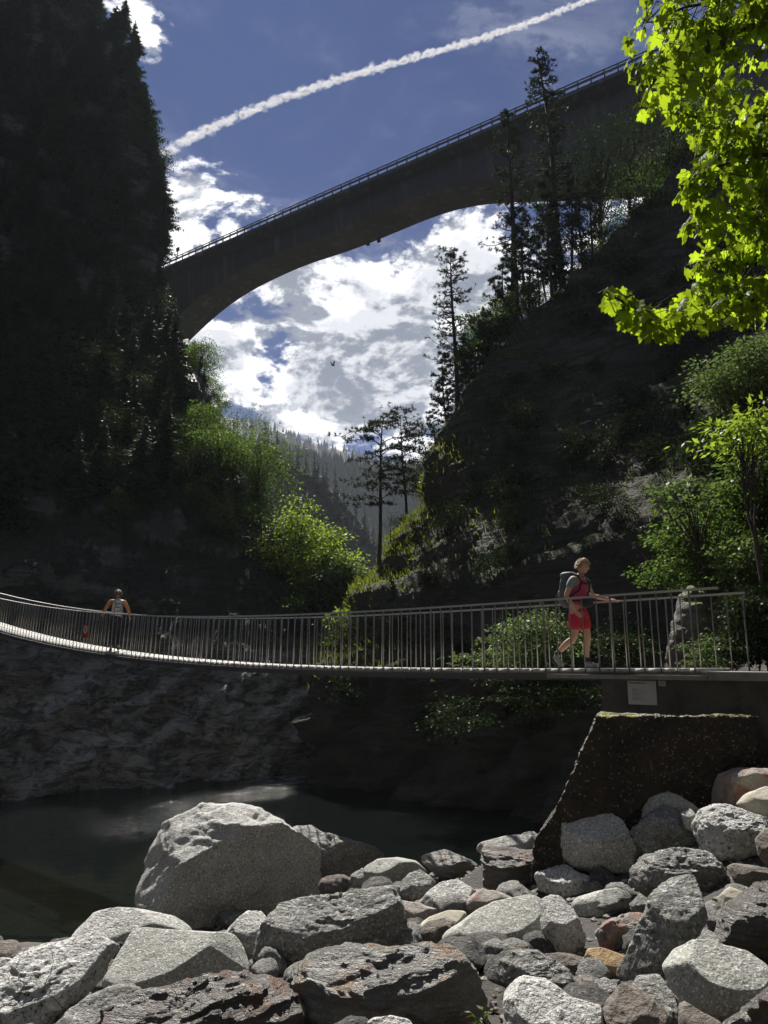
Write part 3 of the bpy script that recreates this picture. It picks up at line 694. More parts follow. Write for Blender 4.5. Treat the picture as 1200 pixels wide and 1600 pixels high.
# ---------------------------------------------------------------- ground, riverbed, water
BO = np.array(BOULDERS)
WATER = -5.0
def ground_z(x, y):
    x = np.asarray(x, float); y = np.asarray(y, float)
    # base: bank falls to the river, higher to the right
    g = -1.75 - 0.29 * (y - 4) + 0.16 * np.clip(x, 0, 6) * np.clip(y / 7, 0, 1)
    g = np.maximum(g, -6.6 + 0.35 * fbm(np.stack([x * .3, y * .3, x * 0], -1).reshape(-1, 3), 3, 77).reshape(x.shape))
    g = np.where(y < 3, np.minimum(g, -1.9), g)
    # bank below the footbridge landing and the path to the right
    t = np.clip((x - 3.2 - np.clip((y - 10.5) * 0.55, -0.6, 4)) / 1.6, 0, 1) * np.clip((y - 8.8) / 1.2, 0, 1)
    land = -0.25 + 0.10 * np.clip(x - 6, 0, 20)
    g = g * (1 - t) + land * t
    t2 = np.clip((x - 5.5) / 3, 0, 1) * np.clip((9.5 - y) / 1.0, 0, 1)
    g = g * (1 - t2) + (-1.2) * t2
    # settle the gravel under each boulder
    w = np.exp(-((x[..., None] - BO[:, 0]) ** 2 + (y[..., None] - BO[:, 1]) ** 2) / (2 * (0.30 + BO[:, 3] * 0.5) ** 2))
    ws = w.sum(-1)
    zb = (w * (BO[:, 2] + 0.22 * BO[:, 3])).sum(-1) / (ws + 1e-9)
    m = np.clip(ws * 1.6, 0, 1)
    return g * (1 - m) + zb * m
def axis(lo, mid0, mid1, hi, step, nfar):
    a = np.arange(mid0, mid1, step)
    l = mid0 - (np.geomspace(1, mid0 - lo + 1, nfar) - 1)[::-1][:-1]
    r = mid1 + (np.geomspace(1, hi - mid1 + 1, nfar) - 1)
    return np.concatenate([l, a, r])
gx = axis(-3000, -12, 12, 3000, 0.11, 30)
gy = axis(-190, -2, 24, 2050, 0.11, 34)
GX, GY = np.meshgrid(gx, gy)
GZ = np.concatenate([ground_z(GX[i:i + 40], GY[i:i + 40]) for i in range(0, len(gy), 40)])
far = np.clip((np.hypot(GX, GY) - 40) / 40, 0, 1)
GZ = GZ * (1 - far) + (-7.5) * far
GZ += fbm(np.stack([GX * 4, GY * 4, GX * 0], -1).reshape(-1, 3), 4, 5).reshape(GX.shape) * 0.05
mb = MB(); mb.add(np.stack([GX, GY, GZ], -1).reshape(-1, 3), grid_faces(len(gy), len(gx)))
m, nt, out = newmat('gravel_bank')
tc = nn(nt, 'ShaderNodeTexCoord'); v = tc.outputs['Object']
vo = nn(nt, 'ShaderNodeTexVoronoi', ins={'Vector': v, 'Scale': 14.0})
sepz = nn(nt, 'ShaderNodeSeparateXYZ', ins={0: v})
col = mixc(nt, noise(nt, v, 30, 4, .7), (0.02, 0.018, 0.015), (0.11, 0.10, 0.09))
bed = mixc(nt, noise(nt, v, 1.2, 6, 0.65), (0.05, 0.05, 0.028), (0.17, 0.15, 0.085))
col = mixc(nt, mrange(nt, sepz.outputs['Z'], -5.1, -4.7), bed, col)
bp = nn(nt, 'ShaderNodeBump', ins={'Height': noise(nt, v, 22, 6, .7), 'Strength': 1.0, 'Distance': 0.05})
bs = nn(nt, 'ShaderNodeBsdfPrincipled', ins={'Base Color': col, 'Roughness': 0.85, 'Normal': bp.outputs[0]})
nt.links.new(bs.outputs[0], out.inputs[0])
o = obj('ground', mb.mesh('ground'), m); o['kind'] = 'structure'

m, nt, out = newmat('river_water')
tc = nn(nt, 'ShaderNodeTexCoord'); v = tc.outputs['Object']
mp = nn(nt, 'ShaderNodeMapping', ins={'Vector': v, 'Scale': (1.0, 1.6, 1)})
w1 = noise(nt, mp.outputs[0], 1.1, 4, 0.55, 0.6)
w2 = noise(nt, mp.outputs[0], 6.0, 5, 0.6, 0.4)
sx = nn(nt, 'ShaderNodeSeparateXYZ', ins={0: v})
rap = mth(nt, 'MULTIPLY', mrange(nt, sx.outputs['Y'], 21, 33), mrange(nt, noise(nt, v, 0.25, 3), 0.4, 0.6))
hh = mth(nt, 'ADD', mth(nt, 'MULTIPLY', w1, 0.5), mth(nt, 'MULTIPLY', w2, mth(nt, 'ADD', 0.12, mth(nt, 'MULTIPLY', rap, 0.6))))
bp = nn(nt, 'ShaderNodeBump', ins={'Height': hh, 'Strength': 1.0, 'Distance': 0.085})
tr = nn(nt, 'ShaderNodeBsdfTransparent', ins={'Color': (0.36, 0.38, 0.32, 1)})
dfw = nn(nt, 'ShaderNodeBsdfDiffuse', ins={'Color': (0.008, 0.012, 0.011, 1), 'Normal': bp.outputs[0]})
mxw = nn(nt, 'ShaderNodeMixShader', ins={0: 0.45, 1: tr.outputs[0], 2: dfw.outputs[0]})
gl = nn(nt, 'ShaderNodeBsdfGlossy', ins={'Roughness': 0.06, 'Normal': bp.outputs[0]})
fr = nn(nt, 'ShaderNodeFresnel', ins={'IOR': 1.333, 'Normal': bp.outputs[0]})
mx = nn(nt, 'ShaderNodeMixShader', ins={0: fr.outputs[0], 1: mxw.outputs[0], 2: gl.outputs[0]})
fm = mth(nt, 'MULTIPLY', mrange(nt, vmth(nt, 'LENGTH', vmth(nt, 'MULTIPLY', vmth(nt, 'SUBTRACT', v, (-3.9, 35.8, WATER)), (1.0, .8, 0))), 3.4, 0.3),
         mrange(nt, noise(nt, nn(nt, 'ShaderNodeMapping', ins={'Vector': v, 'Rotation': (0, 0, .5), 'Scale': (1.0, 3.0, 1)}).outputs[0], 1.6, 6, .7, .8), .48, .62))
fd_ = nn(nt, 'ShaderNodeBsdfDiffuse', ins={'Color': (.40, .43, .43, 1)})
mf = nn(nt, 'ShaderNodeMixShader', ins={0: fm, 1: mx.outputs[0], 2: fd_.outputs[0]})
nt.links.new(mf.outputs[0], out.inputs[0])
mb = MB()
xs = np.linspace(-90, 90, 60); ys = np.linspace(5, 120, 60)
A_, B_ = np.meshgrid(xs, ys)
mb.add(np.stack([A_, B_, A_ * 0 + WATER], -1).reshape(-1, 3), grid_faces(60, 60))
o = obj('river_water', mb.mesh('river_water'), m); o['kind'] = 'structure'

# small filler stones lying between the boulders
def gz1(x, y): return float(ground_z(np.array([x]), np.array([y]))[0])
protos = []
M['pebble'] = rockmat('grey_pebble', (0.24, 0.24, 0.23), (0.46, 0.455, 0.43), 0.6, 0.2, bump=0.10, grain=7)
M['pebblewarm'] = rockmat('brown_pebble', (0.17, 0.14, 0.12), (0.34, 0.30, 0.26), 0.5, 0.3, bump=0.10, grain=7)
M['pebbledark'] = rockmat('dark_pebble', (0.09, 0.088, 0.085), (0.24, 0.235, 0.225), 0.5, 0.4, bump=0.12, grain=7)
for s in range(8):
    v, f = ico(4)
    p = v * np.array([1.0, RNG.uniform(.7, 1), RNG.uniform(.5, .8)])
    for k in range(12):
        n = norm(RNG.normal(size=3)); dd = p @ n; lim = dd.max() * RNG.uniform(.66, .92)
        p = p - np.outer(np.maximum(dd - lim, 0) * .95, n)
    p = p + norm(p) * (fbm(p * 2 + s * 5, 5, s, .6) * 0.16)[:, None]
    mb = MB(); mb.add(p + [0, 0, .35], f)
    protos.append(mb.mesh('stone'))
    protos[-1].materials.append(M[['pebble', 'pebblewarm', 'pebbledark', 'pebble'][s % 4]])
cnt = 0
for tries in range(4000):
    if cnt >= 285: break
    y = 3.4 + 9 * RNG.random() ** 1.3; x = RNG.uniform(-0.55, 0.56) * y
    z = gz1(x, y)
    if z < -4.9: continue
    if cnt > 150 and np.min(np.hypot(BO[:, 0] - x, BO[:, 1] - y) / BO[:, 3]) < .8: continue
    if x > 2.0 and y > 8.7: continue
    sz = RNG.uniform(0.07, 0.20) * (0.6 + y / 12)
    o = bpy.data.objects.new('stone', protos[int(RNG.integers(8))])
    scene.collection.objects.link(o)
    o.location = (x, y, z - 0.05 * sz); o.scale = (sz,) * 3
    o.rotation_euler = (RNG.uniform(-.4, .4), RNG.uniform(-.4, .4), RNG.uniform(0, 6.3))
    tag(o, 'small stone lodged in the gaps of the boulder heap', 'stone', 'small stones between the boulders')
    cnt += 1

# gravel and chips filling the ground between the stones
rg = np.random.default_rng(31)
v, f = ico(1)
mb = MB()
gyv = 3.2 + 9.5 * rg.random(5200) ** 1.2; gxv = rg.uniform(-.58, .58, 5200) * gyv
gzv = np.concatenate([ground_z(gxv[i:i + 400], gyv[i:i + 400]) for i in range(0, 5200, 400)])
for k in range(5200):
    if gzv[k] < -5.05: continue
    sz = rg.uniform(.012, .034) * (.7 + gyv[k] / 10)
    q = v * rg.uniform(.55, 1.25, 3) * (1 + rg.normal(size=(len(v), 1)) * .12)
    a_ = rg.uniform(0, 6.3); ca, sa = math.cos(a_), math.sin(a_)
    q = np.stack([q[:, 0] * ca - q[:, 1] * sa, q[:, 0] * sa + q[:, 1] * ca, q[:, 2] * .7], 1)
    mb.add(q * sz + [gxv[k], gyv[k], gzv[k] + sz * .2], f)
o = obj('gravel', mb.mesh('gravel', False), plain('loose_gravel', (0.20, 0.19, 0.175), .85, var=.6, scale=9))
tag(o, 'loose gravel and rock chips between the bank boulders', 'gravel', None, 'stuff')

# ---------------------------------------------------------------- road bridge
H = 60.0
P1 = np.array(P(255, 418, 109.4)); P2 = np.array(P(980, 105, 68.6))
k1 = H / ray(255, 418).z; k2 = H / ray(980, 105).z
P1 = np.array(ray(255, 418)) * k1; P2 = np.array(ray(980, 105)) * k2
bd = norm(P2 - P1); bn = np.array([-bd[1], bd[0], 0.0])
if bn[1] < 0: bn = -bn                                    # away from the viewer
L12 = np.linalg.norm(P2 - P1)
# soffit profile from its lower outline (far bottom edge, 7.7 m behind the parapet line)
prof = []
FAR = 7.4
for a, b in [(288, 541), (330, 500), (365, 472), (400, 450), (475, 415), (540, 395), (600, 372), (650, 350), (700, 331), (745, 320), (800, 317), (860, 315), (940, 315)]:
    d = np.array(ray(a, b))
    t = np.dot(P1 + bn * FAR, bn) / np.dot(d, bn)
    q = d * t
    prof.append((np.dot(q - P1, bd), q[2]))
prof = np.array(prof); prof = prof[np.argsort(prof[:, 0])]
print('BRIDGE', L12, prof.round(1).tolist())
s0, s1 = -45, L12 + 48
S = np.linspace(s0, s1, 260)
zb = np.interp(S, prof[:, 0], prof[:, 1])
# continue the arch curve beyond the traced part
sl0 = (prof[1, 1] - prof[0, 1]) / (prof[1, 0] - prof[0, 0])
zb = np.where(S < prof[0, 0], prof[0, 1] + (S - prof[0, 0]) * sl0 * 1.1, zb)
zb = np.where(S > prof[-1, 0], prof[-1, 1] - (S - prof[-1, 0]) * 0.25, zb)
zb = np.convolve(np.pad(zb, 6, 'edge'), np.ones(13) / 13, 'valid')
zb = np.minimum(zb, H - 1.4)
road_bridge = empty('road_bridge', tuple(P1))
tag(road_bridge, 'tall concrete road bridge arching high over the gorge', 'bridge')
mb = MB()
sec = []
for i, s in enumerate(S):
    b0 = P1 + bd * s
    def q(o_, z): return b0 + bn * o_ + np.array([0, 0, z - H])
    zt = zb[i]
    sec.append([q(0.0, H), q(0.0, H - 0.45), q(0.25, H - 0.5), q(1.9, H - 0.85), q(2.0, H - 1.0), q(2.25, zt + 0.05), q(2.4, zt), q(7.3, zt), q(7.4, zt + 0.05),
                q(7.6, H - 1.0), q(9.3, H - 0.5), q(9.6, H)])
sec = np.array(sec) - P1
nr, nc = sec.shape[:2]
ff = []
for i in range(nr - 1):
    for j in range(nc):
        ff.append([i * nc + j, i * nc + (j + 1) % nc, (i + 1) * nc + (j + 1) % nc, (i + 1) * nc + j])
mb.add(sec.reshape(-1, 3), ff)
m, nt, out = newmat('aged_concrete')
tc = nn(nt, 'ShaderNodeTexCoord'); v = tc.outputs['Object']
f1 = noise(nt, v, 0.25, 6, 0.65)
mp = nn(nt, 'ShaderNodeMapping', ins={'Vector': v, 'Scale': (1.5, 1.5, 0.12)})
f2 = noise(nt, mp.outputs[0], 1.2, 5, 0.6)
wv = nn(nt, 'ShaderNodeTexNoise', ins={'Vector': nn(nt, 'ShaderNodeMapping', ins={'Vector': v, 'Scale': (0.02, 0.02, 3.5)}).outputs[0], 'Scale': 1.0, 'Detail': 3})
col = mixc(nt, mrange(nt, f1, .3, .7), (0.036, 0.037, 0.044), (0.058, 0.059, 0.067))
col = mixc(nt, mrange(nt, f2, .5, .75, 0, .55), col, (0.07, 0.065, 0.06))
col = mixc(nt, mrange(nt, wv.outputs['Fac'], .5, .6, 0, .35), col, (0.085, 0.075, 0.07))
jn = mth(nt, 'FRACT', mth(nt, 'DIVIDE', vmth(nt, 'DOT_PRODUCT', v, tuple(bd)), 5.2))
jl = mth(nt, 'LESS_THAN', jn, 0.016)
col = mixc(nt, mth(nt, 'MULTIPLY', jl, .6), col, (0.02, 0.02, 0.022))
col = mixc(nt, mrange(nt, noise(nt, nn(nt, 'ShaderNodeMapping', ins={'Vector': v, 'Scale': (.8, .8, .05)}).outputs[0], 1.0, 4, .6), .55, .68, 0, .5), col, (0.15, 0.15, 0.15))
bs = nn(nt, 'ShaderNodeBsdfPrincipled', ins={'Base Color': col, 'Roughness': 0.85})
nt.links.new(bs.outputs[0], out.inputs[0])
M['concrete'] = m
me = mb.mesh('arch_girder'); me.polygons.foreach_set('use_smooth', [False] * len(me.polygons))
obj('arch_girder', me, m, road_bridge)
M['darksteel'] = plain('weathered_steel', (0.09, 0.09, 0.09), 0.5, 0.6)
M['steel'] = plain('stainless_steel', (0.28, 0.27, 0.25), 0.38, 0.75, var=0.08, scale=30)
M['railsteel'] = plain('rail_steel', (0.55, 0.53, 0.52), 0.35, 0.8, var=0.05, scale=30)
for z_, hgt, nm in ((0.62, 0.13, 'guard_rail'), (1.02, 0.05, 'guard_rail')):
    mb = MB()
    a = bd * s0 + bn * 0.15 + np.array([0, 0, z_]); b = bd * s1 + bn * 0.15 + np.array([0, 0, z_])
    box(mb, (a + b) / 2, (b - a) / 2, bn * 0.05, np.array([0, 0, hgt]))
    obj(nm, mb, M['darksteel'], road_bridge)
first = None
ps = np.arange(-6, L12 + 34, 1.45)[:100]
for i, s in enumerate(ps):
    if first is None:
        mb = MB(); box(mb, (0, 0, 0.5), bd * .06, bn * .06, (0, 0, .5)); first = obj('rail_post', mb, M['darksteel'], road_bridge)
        o = first
    else:
        o = first.copy(); scene.collection.objects.link(o); o.parent = road_bridge
    o.location = tuple(bd * s + bn * 0.2)
# service box hanging under the soffit and a small lamp on the parapet
def bridge_at(px, py, off):
    d = np.array(ray(px, py)); t = np.dot(P1 + bn * off, bn) / np.dot(d, bn)
    return d * t - P1
for px_, py_ in ((575, 389), (592, 384)):
    mb = MB(); c = bridge_at(px_, py_, FAR)
    c = c + np.array([0, 0, .75]); box(mb, c, bd * .22, bn * .15, (0, 0, .2)); tube(mb, [c, c + np.array([0, 0, 1.2])], .07)
    obj('inspection_hook', mb, M['darksteel'], road_bridge)
mb = MB(); c = bridge_at(277, 404, .2)
c[2] = 0.5
tube(mb, [c, c + np.array([0, 0, 1.5])], .07); box(mb, c + np.array([0, 0, 1.7]), bd * .3, bn * .1, (0, 0, .28))
obj('road_marker', mb, M['darksteel'], road_bridge)

# ---------------------------------------------------------------- footbridge
fd = norm(np.array([1, -0.94, 0.0])); fn = np.array([-fd[1], fd[0], 0.0])
if fn[1] > 0: fn = -fn                                     # towards the viewer
C0 = np.array([3.0, 12.0, 0.0])
zx = np.array([[6.5, -.06], [5, -.06], [3, -.07], [0, -.10], [-2, -.06], [-5, .10], [-7.6, .33], [-10.5, .72], [-13.7, 1.29], [-18, 2.25], [-22, 3.3]])[::-1]
zc = np.polyfit(zx[:, 0], zx[:, 1], 4)
def fb(s):
    """s = distance along fd from C0 (positive to the landing)"""
    p = C0 + fd * s
    z = np.polyval(zc, p[0]) if p[0] < 3 else np.polyval(zc, 3) + (p[0] - 3) * 0.01
    return np.array([p[0], p[1], z])
def fbT(s):
    return norm(fb(s + .05) - fb(s - .05))
sA, sB = -29.0, 2.15
HW = 0.50
footbridge = empty('footbridge', tuple(fb(0)))
tag(footbridge, 'slender sagging steel footbridge with stone slab deck over the river', 'footbridge')
F0 = fb(0)
def slab_mat():
    return plain('pale_granite_slab', (0.50, 0.49, 0.47), 0.5, var=0.1, scale=6)
M['slab'] = slab_mat()
step = 0.19
ss = np.arange(sA, sB, step)
order = ss[::-1]
def ends(i): return None
# slabs: nearest hundred one by one, the far rest as one part
stuffmb = MB()
vis = sorted(range(len(ss)), key=lambda i: -ss[i])
nearset = set(vis[:100])
for i, s in enumerate(ss):
    c = fb(s); T = fbT(s); U = norm(np.cross(T, fn)); U = U if U[2] > 0 else -U
    if i in nearset:
        mb = MB(); box(mb, (0, 0, 0), T * 0.078, fn * HW, U * 0.03)
        obj('deck_slab', mb, M['slab'], footbridge, tuple(c - F0 - U * 0.03))
    else:
        box(stuffmb, c - F0 - U * 0.03, T * 0.078, fn * HW, U * 0.03)
o = obj('deck_slab', stuffmb, M['slab'], footbridge); o['kind'] = 'stuff'
for sgn in (1, -1):
    sE = 2.35
    for nm, zo, w_, h_, mat_, e0 in (('edge_beam', -0.115, .02, .05, 'darksteel', sB), ('top_rail', 1.03, .022, .014, 'railsteel', sE)):
        mb = MB()
        pts = [fb(s) + fn * sgn * (HW - .0 + (.03 if nm == 'edge_beam' else 0)) for s in np.linspace(sA, e0, 90)]
        V = []
        for s, p in zip(np.linspace(sA, e0, 90), pts):
            T = fbT(s); U = norm(np.cross(T, fn)); U = U if U[2] > 0 else -U
            q = p - F0 + U * zo
            V.append([q + fn * w_ + U * h_, q - fn * w_ + U * h_, q - fn * w_ - U * h_, q + fn * w_ - U * h_])
        V = np.array(V).reshape(-1, 3); ff = []
        for i in range(89):
            for j in range(4): ff.append([i * 4 + j, i * 4 + (j + 1) % 4, (i + 1) * 4 + (j + 1) % 4, (i + 1) * 4 + j])
        mb.add(V, ff); mb.add(V[:4], [[3, 2, 1, 0]]); mb.add(V[-4:], [[0, 1, 2, 3]])
        me = mb.mesh(nm, False)
        obj(nm, me, M[mat_], footbridge)
bal = []
for sgn in (1, -1):
    sE = 2.35
    n = 0
    for s in np.arange(sE - 0.03 if sgn < 0 else 1.95, sA, -0.225):
        bal.append((s + RNG.uniform(-.01, .01), sgn, n % 5 == 0)); n += 1
bal.sort(key=lambda b: -b[0])
rest = MB()
for i, (s, sgn, post) in enumerate(bal):
    T = fbT(s); U = norm(np.cross(T, fn)); U = U if U[2] > 0 else -U
    p = fb(s) + fn * sgn * HW
    r = 0.0072 if not post else 0.0095
    if i < 100:
        mb = MB(); box(mb, U * 0.47, T * r, fn * r * 1.0, U * 0.553)
        obj('baluster', mb, M['steel'], footbridge, tuple(p - F0))
    else:
        box(rest, p - F0 + U * 0.47, T * r, fn * r, U * 0.553)
o = obj('baluster', rest, M['steel'], footbridge); o['kind'] = 'stuff'

# landing slab and abutment wall
M['wallc'] = plain('mossy_concrete', (0.09, 0.085, 0.075), 0.85, var=0.45, scale=3, bump=0.03)
M['edgec'] = plain('grey_concrete', (0.22, 0.22, 0.205), 0.8, var=0.25, scale=5, bump=0.01)
nl = C0 + fn * 0.56
dk = fb(1.0)[2]
abut = empty('abutment', tuple(nl + fd * 0.9 + np.array([0, 0, -3.0])))
tag(abut, 'dark mossy concrete abutment carrying the landing end of the footbridge', 'abutment')
A0 = np.array(abut.location)
mb = MB()
a = nl + fd * 0.62; b = nl + fd * 6.0
c = (a + b) / 2 - fn * 0.9 + np.array([0, 0, dk - 0.152 - 1.5]); box(mb, c - A0, (b - a) / 2, fn * 0.86, (0, 0, 1.5))
obj('wall', mb.mesh('wall', False), M['wallc'], abut)
mb = MB()
a2 = nl - fd * 0.2; b2 = nl + fd * 2.15
c = (a2 + b2) / 2 - fn * 0.1 + np.array([0, 0, dk - 0.135]); box(mb, c + np.array([0, 0, .02]) - A0, (b2 - a2) / 2, fn * 0.17, (0, 0, 0.03))
a3 = nl + fd * 1.0; b3 = nl + fd * 6
obj('ledge', mb.mesh('ledge', False), M['edgec'], abut)
mb = MB()
c = (nl + fd * 4.1) - fn * 0.85 + np.array([0, 0, dk - 0.09]); box(mb, c - A0, fd * 1.95, fn * 0.9, (0, 0, 0.055))
obj('landing_slab', mb.mesh('landing_slab', False), M['edgec'], abut)

# info panel and number plate on the wall
def text_obj(body, size, loc, rotm, mat_, parent, name='lettering', align='LEFT', shear=0):
    cu = bpy.data.curves.new(name, 'FONT'); cu.body = body; cu.size = size; cu.align_x = align
    cu.extrude = 0.0006
    t = bpy.data.objects.new(name, cu); scene.collection.objects.link(t)
    bpy.context.view_layer.update()
    me = bpy.data.meshes.new_from_object(t.evaluated_get(bpy.context.evaluated_depsgraph_get()))
    bpy.data.objects.remove(t)
    me.transform(rotm)
    o = obj(name, me, mat_, parent, loc)
    return o
wallrot = Matrix((( fd[0], 0, fn[0], 0), (fd[1], 0, fn[1], 0), (0, 1, 0, 0), (0, 0, 0, 1)))
M['panel'] = plain('white_enamel', (0.50, 0.50, 0.50), 0.4, var=0.04)
M['ink'] = plain('black_ink', (0.04, 0.04, 0.04), 0.6)
wall_front = nl - fn * 0.04                                # plane of the wall face
def on_wall(px, py):
    d = np.array(ray(px, py)); t = np.dot(wall_front, fn) / np.dot(d, fn)
    return d * t
tl, br_ = on_wall(981, 1063.5), on_wall(1028, 1102)
pw = np.dot(br_ - tl, fd); ph = tl[2] - br_[2]
pc = (tl + br_) / 2 + fn * 0.012
panel = empty('info_panel', tuple(pc - np.array([0, 0, ph / 2])))
tag(panel, 'white text panel screwed to the abutment wall below the footbridge', 'sign')
mb = MB(); box(mb, np.array([0, 0, ph / 2]), fd * pw / 2, fn * 0.006, (0, 0, ph / 2)); obj('board', mb.mesh('board', False), M['panel'], panel)
def ptxt(s, size, fx, fz):
    loc = fd * (fx - .5) * pw + fn * 0.008 + np.array([0, 0, ph * (1 - fz)])
    return text_obj(s, size, tuple(loc), wallrot, M['ink'], panel)
def bold(cu): pass
ptxt('Pùnt da Suransuns', 0.031, .06, .115)
ptxt('Pùnt da Suransuns', 0.031, .065, .117)
mb = MB()
rr_ = np.random.default_rng(3)
for k in range(13):
    wl = rr_.uniform(.15, .5) if k % 4 else 0.05
    z_ = ph * (1 - (.29 + k * .045))
    box(mb, fd * (-.34 + wl / 2) * pw + fn * 0.0075 + np.array([0, 0, z_]), fd * wl * pw / 2, fn * 0.001, (0, 0, 0.0016))
obj('text_block', mb, M['ink'], panel)
tl, br_ = on_wall(1029.5, 1064), on_wall(1041.5, 1072)
pw2 = np.dot(br_ - tl, fd); ph2 = tl[2] - br_[2]
c = (tl + br_) / 2 + fn * 0.012
plate = empty('number_plate', tuple(c - np.array([0, 0, ph2 / 2])))
tag(plate, 'small white number plate beside the top corner of the text panel', 'number plate')
mb = MB(); box(mb, np.array([0, 0, ph2 / 2]), fd * pw2 / 2, fn * 0.006, (0, 0, ph2 / 2)); obj('board', mb.mesh('board', False), M['panel'], plate)
text_obj('17121', ph2 * .85, tuple(-fd * pw2 * .42 + fn * .008 + np.array([0, 0, ph2 * .2])), wallrot, M['ink'], plate)

# round ban sign on the railing
sS = -18.0
for _ in range(40):
    q = fb(sS) + fn * (HW + .02) + np.array([0, 0, .5]); pxx = 600 + 1200 * q[0] / (q[1] * CP + q[2] * SP)
    sS += (134 - pxx) * 0.01
q = fb(sS) + fn * (HW + .03)
ban = empty('warning_sign', tuple(q + np.array([0, 0, 0.30]))); ban.scale = (.75,) * 3
tag(ban, 'small red-rimmed round ban sign wired to the footbridge railing', 'sign')
M['redpaint'] = plain('red_paint', (0.42, 0.03, 0.03), 0.45)
M['whitep'] = plain('white_paint', (0.75, 0.75, 0.73), 0.45)
mb = MB(); box(mb, (0, 0, .26), fd * .20, fn * .004, (0, 0, .26)); obj('plate', mb.mesh('plate', False), M['redpaint'], ban)
def disc(mb, c, r, th, n=32):
    ang = np.linspace(0, 2 * np.pi, n, endpoint=False)
    f_ = c + np.outer(np.cos(ang), fd) * r + np.outer(np.sin(ang), [0, 0, 1]) * r + fn * th
    b_ = f_ - fn * th * 2
    mb.add(np.concatenate([f_, b_]), [[i, (i + 1) % n, n + (i + 1) % n, n + i] for i in range(n)])
    mb.add(f_, np.arange(n)[None, :])
mb = MB(); disc(mb, np.array([0, 0, .31]), .145, .008); obj('disc', mb.mesh('disc', False), M['whitep'], ban)
mb = MB()
for p_, q_, w_ in (((-.05, .22), (-.01, .33), .014), ((.06, .22), (-.01, .33), .014), ((-.01, .33), (.03, .40), .014), ((-.08, .34), (.07, .37), .012), ((-.09, .40), (.08, .25), .010)):
    a_ = fd * p_[0] + np.array([0, 0, p_[1]]) + fn * .012; b_ = fd * q_[0] + np.array([0, 0, q_[1]]) + fn * .012
    t_ = norm(b_ - a_); box(mb, (a_ + b_) / 2, (b_ - a_) / 2, fn * .002, np.cross(t_, fn) * w_)
obj('pictogram', mb, M['ink'], ban)

# stone pier below the landing
m, nt, out = newmat('pebbly_brown_concrete')
tc = nn(nt, 'ShaderNodeTexCoord'); v = tc.outputs['Object']
vo = nn(nt, 'ShaderNodeTexVoronoi', ins={'Vector': v, 'Scale': 34.0})
vo2 = nn(nt, 'ShaderNodeTexVoronoi', ins={'Vector': v, 'Scale': 11.0})
f1 = noise(nt, v, 1.6, 6, 0.65)
col = mixc(nt, mrange(nt, f1, .35, .65), (0.022, 0.016, 0.011), (0.075, 0.055, 0.038))
pk = mth(nt, 'MULTIPLY', mrange(nt, nn(nt, 'ShaderNodeSeparateXYZ', ins={0: vo.outputs['Color']}).outputs[0], .80, .84), mrange(nt, vo.outputs['Distance'], .42, .25))
col = mixc(nt, pk, col, mixc(nt, vo.outputs['Color'], (0.16, 0.13, 0.10), (0.50, 0.47, 0.42)))
geo = nn(nt, 'ShaderNodeNewGeometry')
upz = nn(nt, 'ShaderNodeSeparateXYZ', ins={0: geo.outputs['Normal']})
mo = mth(nt, 'MULTIPLY', mrange(nt, upz.outputs['Z'], .75, .95), mrange(nt, noise(nt, v, 5, 5, .7), .42, .56))
col = mixc(nt, mo, col, (0.20, 0.19, 0.02))
hgt = mth(nt, 'ADD', mth(nt, 'MULTIPLY', vo.outputs['Distance'], -0.6), mth(nt, 'ADD', mth(nt, 'MULTIPLY', vo2.outputs['Distance'], -0.6), mth(nt, 'MULTIPLY', noise(nt, v, 9, 6, .7), 1.2)))
bp = nn(nt, 'ShaderNodeBump', ins={'Height': hgt, 'Strength': 1.0, 'Distance': 0.07})
bs = nn(nt, 'ShaderNodeBsdfPrincipled', ins={'Base Color': col, 'Roughness': 0.5, 'Specular IOR Level': 0.4, 'Normal': bp.outputs[0]})
nt.links.new(bs.outputs[0], out.inputs[0])
M['pier'] = m
